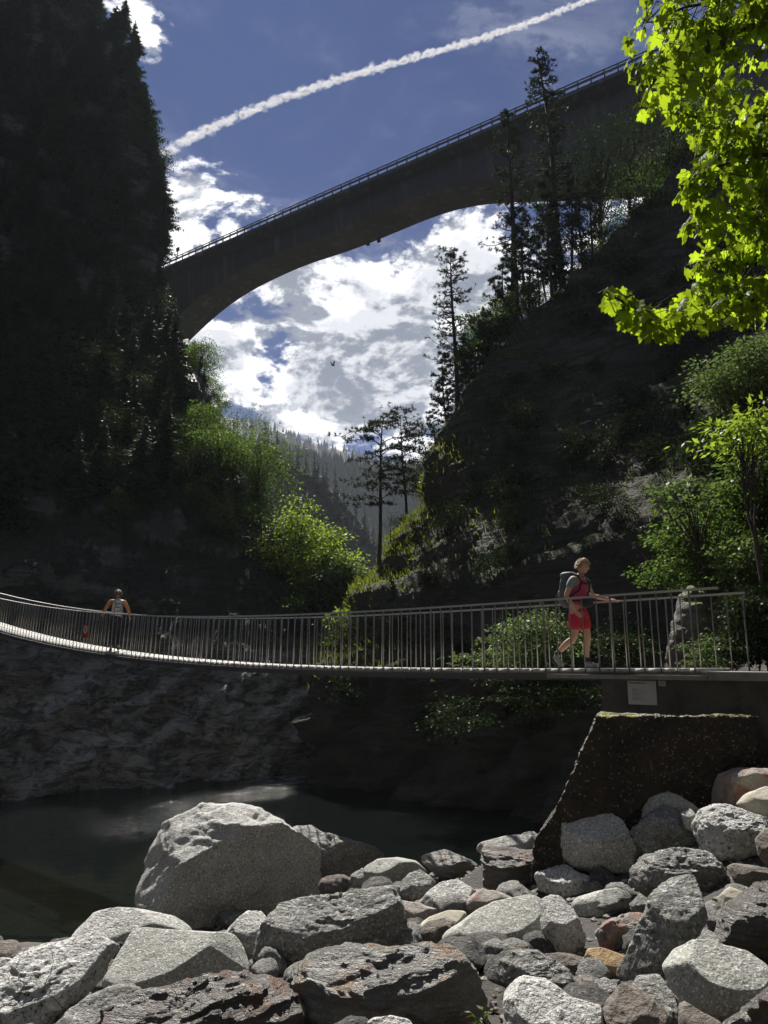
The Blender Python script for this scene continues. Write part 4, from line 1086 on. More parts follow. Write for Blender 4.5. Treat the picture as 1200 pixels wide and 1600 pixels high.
def pier():
    yf = 9.25
    # corners of the front outline (pixels) at plane y=yf, block 0.75 m deep
    front = [(935, 1114), (1184, 1120), (1195, 1260), (1215, 1420), (830, 1380), (836, 1312), (868, 1268)]
    fr_ = np.array([np.array(P(a, b, yf - (b - 1114) * 0.0016))[:] for a, b in front])
    tl_, tr_, r1, r2, l3, l2, l1 = fr_
    nrow, ncol, nd = 190, 240, 70
    lft = np.array([tl_, l1, l2, l3]); rgt = np.array([tr_, r1, r2])
    def along(pts, z):
        o = np.argsort(pts[:, 2]); return np.array([np.interp(z, pts[o, 2], pts[o, k]) for k in range(3)])
    zt = min(tl_[2], tr_[2]); zb_ = l3[2]
    rows = []
    zz = np.concatenate([np.linspace(zt, zb_, nrow)])
    V = []
    for z in zz:
        a = along(lft, z); b = along(rgt, z); a[2] = b[2] = z
        back_a = a + np.array([0.32, 0.95, 0]); back_b = b + np.array([0.1, 0.75, 0])
        ring = [back_a + (a - back_a) * t for t in np.linspace(0, 1, nd, endpoint=False)] + [a + (b - a) * t for t in np.linspace(0, 1, ncol, endpoint=False)] + [b + (back_b - b) * t for t in np.linspace(0, 1, nd)]
        V.append(ring)
    V = np.array(V)
    nr_, nc_ = V.shape[:2]
    topc = V[0]
    tops = []
    cen = topc.mean(0)
    for t in np.linspace(0, 1, 14)[:-1]:
        tops.append(cen + (topc - cen) * t)
    V = np.concatenate([np.array(tops), V])
    p = V.reshape(-1, 3)
    n0 = p - (cen + np.array([0, 0, -.8])); 
    d = fbm(p * 3.0, 4, 9) * .03 + fbm(p * 12, 4, 12) * .035 + np.clip(fbm(p * 26, 2, 14), -.1, .5) * .025 + fbm(p * 55, 2, 15) * .012
    nn_ = norm(n0 * np.array([.6, 1.3, .6]))
    p = p + nn_ * d[:, None]
    base = np.array([cen[0], cen[1], p[:, 2].min()])
    mb = MB(); mb.add(p - base, grid_faces(V.shape[0], V.shape[1]))
    o = obj('stone_pier', mb.mesh('stone_pier'), m, loc=tuple(base))
    tag(o, 'rough brown pebbly concrete pier block in front of the abutment wall', 'pier')
pier()

# ---------------------------------------------------------------- vegetation builders
def rnd_dirs(n, rg, zmin=-1.0):
    v = norm(rg.normal(size=(n, 3)))
    v[:, 2] = np.where(v[:, 2] < zmin, -v[:, 2], v[:, 2])
    return v
def spruce(Hh, Rm, seed, levels=34, per=7, steps=9, low=0.06, card=0.55):
    rg = np.random.default_rng(seed)
    tr, cr = MB(), MB()
    tube(tr, [(0, 0, -Hh * .05), (0.02 * Hh * .2, 0, Hh * .5), (0, 0, Hh * .99)], [Hh * .016, Hh * .010, Hh * .001], 7)
    A, Bq, Cq = [], [], []
    for l in range(levels):
        t = low + (1 - low) * (l / levels) ** 0.95
        z = Hh * t
        Rr = Rm * (1 - t) ** 0.75 * rg.uniform(.75, 1.1) + .02 * Hh * (1 - t)
        for b in range(per):
            if rg.random() < .12: continue
            ph = rg.uniform(0, 2 * np.pi); rl = Rr * rg.uniform(.55, 1.15)
            d = np.array([math.cos(ph), math.sin(ph), 0]); side = np.array([-d[1], d[0], 0])
            u = np.linspace(.08, 1, steps)
            drop = -0.32 * u + .14 * u ** 3
            pts = np.array([0, 0, z]) + d * (u * rl)[:, None] + np.array([0, 0, 1]) * (drop * rl)[:, None]
            if l % 2 == 0: tube(tr, pts[::4], [Hh * .0022 * (1 - k) + .003 for k in u[::4]], 3, False)
            w = rl * card * (1 - u * .75) * rg.uniform(.7, 1.3, steps)
            for sg in (1, -1):
                tip = pts + (side * sg * .8 + d * .55)[None, :] * w[:, None] + np.array([0, 0, -1]) * (w * rg.uniform(.15, .5, steps))[:, None]
                A.append(pts); Bq.append(pts + d * (w * .38)[:, None] + rg.normal(size=(steps, 3)) * .015 * Hh * .1); Cq.append(tip)
            hang = pts + np.array([0, 0, -1]) * (w * .7)[:, None] + d * (w * .15)[:, None]
            A.append(pts); Bq.append(pts + d * (w * .4)[:, None]); Cq.append(hang)
    triset(cr, np.concatenate(A), np.concatenate(Bq), np.concatenate(Cq))
    return tr.mesh('trunk'), cr.mesh('crown')
def pine(Hh, seed, bare=0.45, nb=26, Rm=0.16, lean=0.0, tufts=11, flat=False, needle=0.022):
    rg = np.random.default_rng(seed)
    tr, cr = MB(), MB()
    ph0 = rg.uniform(0, 6.28)
    def axis_(t): return np.array([Hh * (.015 * math.sin(t * 4 + ph0) + lean * t), Hh * .01 * math.sin(t * 5 + ph0 * 2), Hh * t])
    tt = np.linspace(-.03, 1, 12)
    tube(tr, [axis_(t) for t in tt], [Hh * (.013 * (1 - max(t, 0)) ** .7 + .0012) for t in tt], 7)
    A, Bq, Cq = [], [], []
    for b in range(nb):
        f = (b + rg.uniform(0, 1)) / nb
        t = bare + (1 - bare) * f
        p0 = axis_(t)
        ln = Hh * Rm * ((1 - f) ** .55 * .85 + .22) * rg.uniform(.5, 1.25)
        if flat: ln = Hh * Rm * rg.uniform(.5, 1.2)
        if f < .15 and rg.random() < .5: ln *= .6
        ph = rg.uniform(0, 2 * np.pi); d = np.array([math.cos(ph), math.sin(ph), 0])
        u = np.linspace(0, 1, 6)
        rise = rg.uniform(-.25, .05) * u + .30 * u ** 2.5 if not flat else rg.uniform(.0, .35) * u + .1 * np.sin(u * 5)
        pts = p0 + d * (u * ln)[:, None] + np.array([0, 0, 1]) * (rise * ln)[:, None] + rg.normal(size=(6, 3)) * ln * .03 * u[:, None]
        tube(tr, pts, [Hh * .0035 * (1 - k * .8) for k in u], 4, False)
        for k in range(tufts):
            uu = rg.uniform(.25, 1.02)
            c = p0 + d * uu * ln + np.array([0, 0, np.interp(uu, u, rise) * ln])
            sidew = rg.normal() * ln * .22 * (1.1 - uu * .5)
            c = c + np.array([-d[1], d[0], 0]) * sidew + np.array([0, 0, rg.uniform(-.02, .05) * ln])
            if abs(sidew) > .1 * ln and k % 2 == 0: tube(tr, [p0 + d * (uu - .12) * ln + np.array([0, 0, np.interp(uu - .12, u, rise) * ln]), c], [Hh * .0016, Hh * .0008], 3, False)
            n = 15
            dv = norm(rnd_dirs(n, rg) + np.array([0, 0, .35]) + d * .5)
            L_ = Hh * needle * rg.uniform(.8, 1.6, n)[:, None]
            sd_ = norm(np.cross(dv, rnd_dirs(n, rg))) * Hh * needle * .13
            A.append(c + sd_); Bq.append(c - sd_); Cq.append(c + dv * L_)
    triset(cr, np.concatenate(A), np.concatenate(Bq), np.concatenate(Cq))
    return tr.mesh('trunk'), cr.mesh('crown')
def broadleaf(Hh, Rx, seed, clumps=70, per=95, leaf=0.16, cz=0.62, rz=0.42, spread=0.13, wl=0.62, stems=1, trunkr=.016, droop=.25, fz=.38):
    """crown of many leaf sprays at the ends of real twigs"""
    rg = np.random.default_rng(seed)
    tr, cr = MB(), MB()
    limbs = []
    for s_ in range(stems):
        ph = rg.uniform(0, 6.28); o_ = np.array([math.cos(ph), math.sin(ph), 0]) * (Rx * .25 if stems > 1 else 0)
        tt = np.linspace(0, 1, 8)
        pts = [o_ * t * 1.6 + np.array([rg.normal() * .02 * Hh * t, rg.normal() * .02 * Hh * t, Hh * (-.04 + .9 * t)]) for t in tt]
        tube(tr, pts, [Hh * trunkr * (1 - .85 * t) for t in tt], 7)
        limbs.append(np.array(pts))
    C_ = []; D_ = []
    for k in range(clumps):
        d = norm(rg.normal(size=3)); d[2] = d[2] * .9 + .1
        rr = rg.uniform(.35, 1.0) ** .5
        c = np.array([0, 0, Hh * cz]) + d * rr * np.array([Rx, Rx, Hh * rz]) * (1 + .22 * math.sin(k * 2.4))
        lb = limbs[k % len(limbs)]
        src = lb[min(7, max(1, int((c[2] / Hh - .12) * 8 * .8)))]
        mid = (src + c) / 2 + np.array([0, 0, .05 * Hh]) + rg.normal(size=3) * .02 * Hh
        tube(tr, [src, mid, c], [Hh * .004, Hh * .0025, Hh * .0008], 4, False)
        out = norm(c - np.array([0, 0, Hh * cz * .8]))
        n = per
        # spray: a flattish fan around c
        fan = rg.normal(size=(n, 3)) * np.array([1, 1, fz]) * Hh * spread * rg.uniform(.6, 1.15)
        fan += out * rg.uniform(-.3, .6, n)[:, None] * Hh * spread
        fan[:, 2] -= droop * np.hypot(fan[:, 0], fan[:, 1])
        C_.append(c + fan); D_.append(norm(fan + rg.normal(size=(n, 3)) * Hh * spread * .5) + np.array([0, 0, -.25]))
    C_ = np.concatenate(C_); D_ = np.concatenate(D_)
    N_ = norm(rg.normal(size=C_.shape) * .55 + np.array([0, 0, 1]))
    sz = leaf * rg.uniform(.6, 1.3, len(C_))
    leafset(cr, C_, D_, N_, sz, sz * wl)
    return tr.mesh('trunk'), cr.mesh('crown')
def tree(name, meshes, mats, loc, label, cat, group, scale=1.0, rz=0.0, lean=(0, 0), top='trunk'):
    r = empty(name, tuple(loc))
    r.rotation_euler = (lean[0], lean[1], rz)
    r.scale = (scale,) * 3 if not hasattr(scale, '__len__') else scale
    tag(r, label, cat, group)
    for me, m_, nm in ((meshes[0], mats[0], top), (meshes[1], mats[1], 'crown')):
        if not me.materials: me.materials.append(m_)
        o = bpy.data.objects.new(nm, me); scene.collection.objects.link(o); o.parent = r
    return r

SPR = [spruce(10, 2.3, 101), spruce(10, 1.9, 102, 38, 6), spruce(10, 2.8, 103, 30, 7)]
SPRB = [( a, b) for a, b in SPR]
SPRS = [spruce(10, 1.7, 104, 22, 5, 6, .03), spruce(10, 2.1, 105, 20, 5, 6, .03)]
BRDD = [broadleaf(8, 2.7, 113, 60, 80, .26, spread=.10), broadleaf(8, 3.2, 114, 66, 70, .28, cz=.6, spread=.11)]
BRD = [broadleaf(8, 2.5, 111, 60, 80, .26, spread=.10), broadleaf(8, 3.1, 112, 70, 70, .28, cz=.6, spread=.11)]

# wooded cliff: trees that cover the face
def pix(p):
    y_ = p[1] * CP + p[2] * SP
    return 600 + 1200 * p[0] / y_, 800 - 1200 * (p[2] * CP - p[1] * SP) / y_
rg = np.random.default_rng(55)
taken = []
n_ = 0
for k in range(6000):
    if n_ >= 190: break
    i = int(rg.integers(40, 297)); j = int(rg.integers(66, 216))
    p = VL[i, j]
    a, b = pix(p)
    if p[2] < 1.2 or a < -60 or b < -260 or a > 560: continue
    if b > 880 and a < 300 and rg.random() < .5: continue
    dd = min([math.hypot(a - q[0], (b - q[1]) * .55) for q in taken] or [99])
    if dd < 21: continue
    taken.append((a, b)); n_ += 1
    edge = j > 196
    hh = rg.uniform(.6, 1.0) * (0.75 if edge else 1.0) * (0.7 if p[2] < 10 else 1) * max(1, p[1] / 68)
    if a > 285 and p[2] < 24 or rg.random() < .42:
        tree('broadleaf_tree', (BRD if p[2] < 9 or a > 285 else BRDD)[int(rg.integers(2))], (M['bark'], M['leaf' if p[2] < 9 or a > 285 else 'leafdark']), p - np.array([0, 0, .4]), 'dark broadleaf tree among the conifers covering the shaded wooded cliff', 'tree', 'broadleaf trees on the wooded cliff',  # sunlit edge gets the green leaf colour, shaded face the darkened one
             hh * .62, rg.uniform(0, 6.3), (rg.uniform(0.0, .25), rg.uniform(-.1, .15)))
    else:
        tree('conifer_tree', SPR[int(rg.integers(3))], (M['bark'], M['spruce']), p - np.array([0, 0, .4]), 'dark conifer growing from the shaded wooded cliff face', 'tree', 'conifers on the wooded cliff',
             hh * .9, rg.uniform(0, 6.3), (rg.uniform(0.0, .12), rg.uniform(-.05, .08)))
# trees standing along the skyline of the wooded cliff
for a, b, y_, h_, pr in [(200, 125, 92, 8.5, 0), (172, 80, 94, 8, 2), (218, 205, 89, 8, 2), (236, 300, 85, 8, 1), (228, 250, 87, 7, 0), (245, 345, 82, 7, 2), (243, 400, 79, 6.5, 0), (297, 590, 65, 3.8, 2), (314, 640, 61, 3.6, 0),
                         (280, 560, 67, 3.2, 1), (252, 385, 80, 5, 1), (205, 175, 90, 8, 2), (190, 50, 94, 6, 0), (150, 20, 96, 7, 1), (236, 330, 83, 6, 1), (212, 90, 93, 6, 1)]:
    tree('conifer_tree', SPR[pr], (M['bark'], M['spruce']), P(a, b, y_), 'feathery conifer on the skyline edge of the wooded cliff', 'tree', 'conifers along the skyline of the wooded cliff', (h_ / 10 * 1.35, h_ / 10 * 1.35, h_ / 10), a * .7, (0.02, .06))

# broadleaf trees stepping down to the river mouth
for a, b, y_, h_, R_, mt, lab in [(345, 800, 56, 8.2, 2.6, 'leafpale', 'tall grey-green tree rising behind the sunlit one at the gorge mouth'),
                              (395, 830, 51, 7.4, 2.2, 'leaf', 'mid green tree leaning over the gorge mouth'),
                              (330, 905, 49, 6.2, 2.4, 'leafpale', 'grey-green tree with silvery leaves at the cliff foot above the footbridge'),
                              (385, 930, 47, 5.6, 2.2, 'leaf', 'dark bushy tree just above the footbridge railing'),
                              (462, 945, 44, 6.0, 1.5, 'leafbright', 'tall yellow-green tree lit from behind, brightest in the gorge'),
                              (506, 968, 42, 4.6, 1.5, 'leafbright', 'lower yellow-green tree leaning from the bright tall one towards the cleft'),
                              (450, 940, 45.5, 5.0, 1.9, 'leaf', 'shaded tree hugging the left side of the bright yellow-green tree'),
                              (535, 960, 41, 2.9, 1.4, 'leafpale', 'low pale bush in the cleft between the two cliffs'),
                              (500, 985, 41, 2.4, 1.5, 'leaf', 'dark bush below the bright yellow-green tree')]:
    ms = broadleaf(h_, R_, int(a + b), 62, 95, .17, cz=.56, rz=.42, spread=.10 if h_ > 4 else .14)
    tree('broadleaf_tree' if h_ > 3 else 'bush', ms, (M['bark'], M[mt]), P(a, b, y_), lab, 'tree' if h_ > 3 else 'bush', None, 1.0, 0, (0, .04))

# pines on the bare cliff
def yE(py):
    t = sorted([(pix((x, y, z))[1], y) for z, x, y in RESIL[1:-1]])
    return float(np.interp(py, [q[0] for q in t], [q[1] for q in t]))
def stand(name, a0, b0, a1, b1, y_, kind, seed, label, cat='tree', group=None, **kw):
    base = np.array(P(a0, b0, y_)); top = np.array(P(a1, b1, y_ + kw.pop('dy', 0)))
    h_ = np.linalg.norm(top - base)
    mt = kw.pop('mat', None); bk = kw.pop('barkm', 'bark')
    if kind == 'pine': ms = pine(h_, seed, **kw); mt = mt or 'pine'
    elif kind == 'spruce': ms = spruce(h_, kw.pop('Rm', .2) * h_, seed, **kw); mt = mt or 'spruce'
    else: ms = broadleaf(h_, kw.pop('Rx', .3) * h_, seed, **kw); mt = mt or 'leaf'
    v_ = norm(top - base)
    r = tree(name, ms, (M[bk], M[mt]), base - np.array([0, 0, .15]), label, cat, group)
    r.rotation_euler = Vector(v_).to_track_quat('Z', 'Y').to_euler()
    return r
stand('pine_tree', 589, 895, 600, 645, 36.8, 'pine', 5, 'taller of the two flat-topped pines standing on the grassy ledge', bare=.40, nb=34, Rm=.27, flat=True, tufts=22, needle=.016)
stand('pine_tree', 634, 812, 627, 643, 38.6, 'pine', 16, 'shorter flat-topped pine with a crooked foot on the grassy ledge', bare=.30, nb=26, Rm=.28, flat=True, tufts=20, needle=.022)
stand('dead_tree', 606, 893, 613, 795, 37.0, 'pine', 21, 'thin dead tree with bare grey twigs beside the ledge pines', bare=.25, nb=26, Rm=.22, tufts=1, needle=.02)
stand('pine_tree', 713, 655, 706, 388, 42.6, 'pine', 6, 'slender open-branched conifer standing alone against the clouds', bare=.14, nb=92, Rm=.17, tufts=9, needle=.0125)
stand('pine_tree', 697, 674, 690, 548, 41.8, 'pine', 7, 'small thin conifer at the foot of the slender lone one', bare=.12, nb=34, Rm=.2, tufts=12, needle=.03)
stand('pine_tree', 680, 690, 675, 636, 41.2, 'pine', 8, 'smallest scrubby pine on the cliff brow', bare=.2, nb=22, Rm=.3, tufts=10, needle=.05)
stand('dead_tree', 668, 706, 650, 655, 40.8, 'pine', 9, 'crooked leafless sapling hanging over the cliff brow', bare=.25, nb=20, Rm=.3, tufts=3, needle=.05)
stand('pine_tree', 729, 628, 724, 520, 43.0, 'pine', 10, 'thin pine just uphill of the slender lone conifer', bare=.25, nb=34, Rm=.2, tufts=10, needle=.03)
stand('pine_tree', 750, 602, 746, 492, 43.6, 'pine', 11, 'second thin pine uphill of the slender lone conifer', bare=.3, nb=30, Rm=.22, tufts=10, needle=.03)
stand('pine_tree', 801, 500, 796, 175, 45.6, 'pine', 12, 'tall straight pine crossing the near edge of the road bridge', bare=.28, nb=60, Rm=.13, tufts=10, needle=.012)
stand('pine_tree', 818, 482, 816, 322, 46.4, 'pine', 13, 'thin pole-like pine beside the tall straight one', bare=.3, nb=30, Rm=.13, tufts=9, needle=.022)
stand('pine_tree', 788, 520, 786, 400, 45.2, 'pine', 14, 'short thin pine left of the tall straight one', bare=.2, nb=30, Rm=.17, tufts=9, needle=.028)
stand('pine_tree', 776, 545, 772, 430, 44.6, 'pine', 24, 'thin scrubby pine among green shrubs on the cliff edge', bare=.2, nb=30, Rm=.2, tufts=9, needle=.03)
stand('pine_tree', 852, 462, 838, 350, 47.0, 'pine', 15, 'leaning thin pine close to the tallest pine', bare=.3, nb=22, Rm=.17, tufts=9, needle=.03)
stand('pine_tree', 884, 442, 838, 84, 47.6, 'pine', 17, 'tallest pine, its domed top rising above the road bridge parapet', bare=.24, nb=84, Rm=.125, tufts=12, needle=.0105, mat='pine')
stand('spruce_tree', 868, 448, 862, 285, 47.2, 'spruce', 18, 'shaggy spruce at the foot of the tallest pine', Rm=.2, levels=26, per=5, steps=8, low=.1)
for k, (a0, b0, a1, b1, yy, Rx, mt, lab) in enumerate([
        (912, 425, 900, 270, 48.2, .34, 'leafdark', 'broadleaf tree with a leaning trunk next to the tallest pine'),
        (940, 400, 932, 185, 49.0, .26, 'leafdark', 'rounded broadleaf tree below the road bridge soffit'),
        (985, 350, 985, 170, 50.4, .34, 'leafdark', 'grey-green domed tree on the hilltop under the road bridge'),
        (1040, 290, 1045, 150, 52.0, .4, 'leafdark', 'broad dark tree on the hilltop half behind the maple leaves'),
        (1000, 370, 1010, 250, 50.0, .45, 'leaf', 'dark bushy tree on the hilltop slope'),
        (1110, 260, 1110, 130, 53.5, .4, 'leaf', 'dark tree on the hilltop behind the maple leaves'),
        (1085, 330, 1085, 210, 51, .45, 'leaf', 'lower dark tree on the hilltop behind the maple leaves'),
        (960, 440, 955, 345, 47.5, .4, 'leaf', 'low leafy tree on the shoulder of the bare cliff'),
        (770, 560, 768, 470, 44.2, .42, 'leafpale', 'pale green shrub tree on the cliff edge below the pines'),
        (745, 600, 740, 530, 43.2, .45, 'leaf', 'green shrub on the cliff edge between thin pines'),
        (815, 505, 812, 440, 45.4, .5, 'leafpale', 'pale shrub around the foot of the tall straight pine'),
        (790, 540, 786, 490, 44.0, .55, 'leaf', 'dark green shrub hanging from the cliff edge')]):
    stand('broadleaf_tree' if b0 - b1 > 100 else 'shrub', a0, b0, a1, b1, yy, 'b', 300 + k, lab, 'tree' if b0 - b1 > 100 else 'shrub', Rx=Rx, mat=mt, clumps=52, per=80, leaf=.15, cz=.58, rz=.42, spread=.10)
# more thin pines behind the edge
for k, (a0, b0, hpx) in enumerate([(735, 640, 90), (760, 600, 120), (808, 505, 170), (828, 488, 120), (842, 475, 100), (860, 462, 190), (765, 575, 90), (722, 660, 80), (895, 440, 160), (925, 425, 150), (828, 495, 60), (704, 675, 60)]):
    yy = yE(b0) + 2.0
    stand('pine_tree', a0, b0, a0 - 4, b0 - hpx, yy, 'pine', 400 + k, 'thin background pine in the stand along the cliff edge', 'tree', 'thin pines in the stand along the cliff edge', bare=.3, nb=26, Rm=.17, tufts=8, needle=.03)

# forest on the hill beyond
rg = np.random.default_rng(66)
n_ = 0; taken = []
cand = VH[:60].reshape(-1, 3)
for k in rg.permutation(len(cand)):
    if n_ >= 190: break
    p = cand[k]; a, b = pix(p)
    if a < 385 or a > 640 or b > 960: continue
    if min([math.hypot(a - q[0], (b - q[1]) * .8) for q in taken] or [99]) < 10.5: continue
    if 450 < a < 540 and 770 < b < 850 and rg.random() < .55: continue     # bare rocky patch
    taken.append((a, b)); n_ += 1
    s_ = rg.uniform(.75, 1.35)
    tree('spruce_tree', SPRS[int(rg.integers(2))], (M['bark'], M['spruce']), p - np.array([0, 0, .5]), 'distant spruce in the dark wood on the hill beyond the gorge', 'tree', 'spruces on the hill beyond the gorge', (s_ * 1.1, s_ * 1.1, s_), rg.uniform(0, 6.3))
def conecloud(V, n, h, seed, amin, amax):
    rg = np.random.default_rng(seed); mb = MB()
    c = V.reshape(-1, 3); c = c[rg.integers(0, len(c), n * 6)]
    aa = np.array([pix(q)[0] for q in c]); c = c[(aa > amin) & (aa < amax)][:n]
    c = c + rg.normal(size=c.shape) * np.array([h * .5, h * .5, 0])
    hh = h * rg.uniform(.6, 1.3, len(c)); r = hh * .2
    ang = np.linspace(0, 2 * np.pi, 6, endpoint=False)
    base = c[:, None, :] + np.stack([np.cos(ang)[None] * r[:, None], np.sin(ang)[None] * r[:, None], np.full((len(c), 6), 0.)], -1)
    tip = c + np.array([0, 0, 1]) * hh[:, None]
    V_ = np.concatenate([base, tip[:, None, :]], 1).reshape(-1, 3)
    i = np.arange(len(c))[:, None] * 7; F_ = np.concatenate([np.stack([i[:, 0] + k, i[:, 0] + (k + 1) % 6, i[:, 0] + 6], 1) for k in range(6)])
    mb.add(V_, F_); return mb
for V_, n, h, sd_, a0, a1 in ((VM2[:60], 5000, 13, 1, 420, 760), (VM[:60], 3500, 16, 2, 380, 760)):
    o = obj('far_forest', conecloud(V_, n, h, sd_, a0, a1).mesh('far_forest', False), M['spruce'])
    tag(o, 'hazy blue far-off forest covering the ' + ('slope behind the ledge pines' if n == 5000 else 'mountain at the end of the valley'), 'forest', None, 'stuff')

# dark scrub clinging to the bare cliff face
SHB = [broadleaf(2, 1.0, 121, 26, 60, .13, spread=.16, stems=3), broadleaf(1.6, 1.2, 122, 24, 60, .12, spread=.2, stems=3)]
rg = np.random.default_rng(71)
n_ = 0; taken = []
for k in range(5000):
    if n_ >= 120: break
    i = int(rg.integers(30, 325)); j = int(rg.integers(64, 285)); p = VR[i, j]; a, b = pix(p)
    if not (520 < a < 1230 and 120 < b < 1150) or p[2] < -3: continue
    if min([math.hypot(a - q[0], b - q[1]) for q in taken] or [99]) < 20: continue
    taken.append((a, b)); n_ += 1
    tree('shrub', SHB[int(rg.integers(2))], (M['bark'], M['leafdark']), p - np.array([0, 0, .15]), 'small dark shrub rooted in a crack of the shaded bare cliff', 'shrub', 'shrubs rooted in the bare cliff', rg.uniform(.35, .9), rg.uniform(0, 6.3), (.5, -.25), top='stem')

# grass and moss tufts on the bare cliff
VN = np.cross(np.gradient(VR, axis=1), np.gradient(VR, axis=0)); VN = norm(VN)
VN *= np.sign((VN * NR).sum(-1, keepdims=True))
rg = np.random.default_rng(77)
fl = VR.reshape(-1, 3); fn_ = VN.reshape(-1, 3)
yy_ = fl[:, 1] * CP + fl[:, 2] * SP
AX = 600 + 1200 * fl[:, 0] / yy_; AY = 800 - 1200 * (fl[:, 2] * CP - fl[:, 1] * SP) / yy_
idx = np.where((AX > 480) & (AX < 1230) & (AY > 150) & (AY < 1100))[0]
nearrim = np.exp(-np.abs(AX[idx] - np.interp(AY[idx], [428, 510, 600, 660, 720, 790, 850, 925, 990, 1100], [900, 800, 740, 700, 664, 650, 610, 557, 545, 515])) / 34.0)
wgt = np.clip(fn_[idx, 2] - .16, 0, 1) ** 1.2 * (0.06 + 1.6 * nearrim * (AY[idx] > 700) + .4 * nearrim)
wgt += nearrim * .25 * ((AY[idx] > 740) & (AY[idx] < 950))
wgt /= wgt.sum()
pk = rg.choice(idx, 26000, p=wgt)
c = fl[pk] + rg.normal(size=(26000, 3)) * .13
up_ = norm(np.array([0, 0, 1.0]) + fn_[pk] * .8 + rg.normal(size=c.shape) * .45)
sd_ = norm(np.cross(up_, rnd_dirs(len(c), rg)))
L_ = rg.uniform(.12, .42, len(c))[:, None]
mb = MB(); triset(mb, c - sd_ * .028, c + sd_ * .028, c + up_ * L_ + np.array([0, 0, -.05]))
o = obj('ledge_grass', mb, M['grass']); tag(o, 'yellow-green grass and moss on the ledges of the bare cliff', 'grass', None, 'stuff')

# ---------------------------------------------------------------- shrubs on the near right bank
def bush(a, b, y_, rxpx, rypx, leaf, mt, label, seed, clumps=60, per=70, name='shrub', cat='shrub', wl=.55, spread=None, basepx=None, stems=3):
    k = y_ / ray(a, b).y
    Rx = rxpx / 1200 * k; Rz = rypx / 1200 * k
    c = np.array(P(a, b, y_)); h_ = 2.0 * Rz + .5
    zb_ = c[2] - Rz - .5
    if basepx is not None: zb_ = P(a, basepx, y_).z
    Hh = c[2] + Rz - zb_
    ms = broadleaf(Hh, Rx, seed, clumps, per, leaf, cz=(c[2] - zb_) / Hh, rz=Rz / Hh, spread=(spread or .22) * min(Rx, Rz) * 1.0 / Hh, wl=wl, stems=stems, trunkr=.009, fz=.16, droop=.12)
    return tree(name, ms, (M['bark'], M[mt]), (c[0], c[1], zb_), label, cat, None, top='stem')
bush(1165, 590, 17, 68, 58, .085, 'leafpale', 'grey-green small-leaved tree crown overhanging the bare cliff at the frame edge', 501, 90, 110, 'broadleaf_tree', 'tree', basepx=980, spread=.3, stems=1)
bush(1168, 678, 10.5, 62, 44, .12, 'leafbright', 'glowing yellow shrub with long pointed leaves at the frame edge', 502, 46, 22, wl=.42, basepx=900, spread=.38)
bush(1085, 775, 13.5, 66, 22, .10, 'leafpale', 'light green branch sprays reaching out over the footbridge railing', 503, 26, 34, wl=.7, basepx=1030, spread=.5, stems=1)
bush(1120, 850, 14.5, 80, 62, .09, 'leaf', 'dense green hazel thicket behind the end of the railing', 504, 90, 90, basepx=1040, spread=.3)
bush(1060, 905, 15.5, 50, 34, .08, 'leaf', 'small bright bush beside the mossy rock stump', 505, 40, 60, basepx=1040, spread=.35)
bush(1190, 760, 12.5, 60, 60, .09, 'leaf', 'dark leafy shrub below the glowing yellow shrub', 506, 70, 80, basepx=1000, spread=.3)
bush(1185, 880, 12, 55, 50, .08, 'leafpale', 'pale-leaved shrub at the frame edge above the landing', 507, 60, 70, basepx=1040, spread=.3)
bush(1180, 985, 11.2, 50, 55, .06, 'leafdark', 'dark undergrowth shrub beside the railing end post', 508, 70, 90, basepx=1050, spread=.3)
bush(1120, 1022, 11.8, 55, 26, .05, 'leafpale', 'low whitish-leaved shrub at the foot of the mossy rock stump', 509, 50, 80, basepx=1050, spread=.3)
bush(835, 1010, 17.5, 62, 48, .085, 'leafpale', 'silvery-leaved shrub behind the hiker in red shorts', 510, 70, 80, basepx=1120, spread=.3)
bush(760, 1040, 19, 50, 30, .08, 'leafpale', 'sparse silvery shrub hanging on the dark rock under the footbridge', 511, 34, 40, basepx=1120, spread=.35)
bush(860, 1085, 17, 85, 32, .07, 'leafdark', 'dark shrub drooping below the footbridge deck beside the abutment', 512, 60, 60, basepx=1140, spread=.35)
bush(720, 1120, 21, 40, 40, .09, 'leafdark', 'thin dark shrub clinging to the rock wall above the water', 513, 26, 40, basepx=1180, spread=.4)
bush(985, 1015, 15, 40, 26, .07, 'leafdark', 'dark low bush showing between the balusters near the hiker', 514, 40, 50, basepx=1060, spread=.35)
bush(525, 1000, 36, 14, 50, .16, 'leafbright', 'narrow hanging clump of yellow-green leaves at the cliff corner', 515, 26, 40, basepx=1060, spread=.5)
bush(1130, 700, 18.5, 60, 60, .10, 'leafdark', 'dark shrub in shade behind the glowing yellow shrub', 516, 60, 80, basepx=1000, spread=.3)

# mossy rock stump behind the railing
def outcrop():
    v, f = ico(6)
    p = v * np.array([.42, .45, 1.05])
    p[:, 0] *= np.clip(1.15 - .45 * (v[:, 2] + 1) / 2, .3, 1.2); 
    q = p.copy()
    e = fbm(q * 2.2, 5, 61) * .18 + fbm(q * np.array([2, 2, 7]), 4, 63, .6) * .06 + fbm(q * 9, 4, 65) * .035
    p = p + norm(p) * e[:, None]
    c = np.array(P(1085, 985, 13.0)); 
    mb = MB(); mb.add(p + [0, 0, 1.0], f)
    m_ = cliffmat('stump_rock', (0.05, 0.048, 0.045), (0.13, 0.125, 0.115), (0.15, 0.17, 0.03), 0.55, (.3, .2, 0), .06, 3)
    o = obj('rock_outcrop', mb, m_, loc=tuple(c - np.array([0, 0, 1.3])))
    tag(o, 'pointed grey rock outcrop with mossy flanks behind the railing end', 'rock')
outcrop()

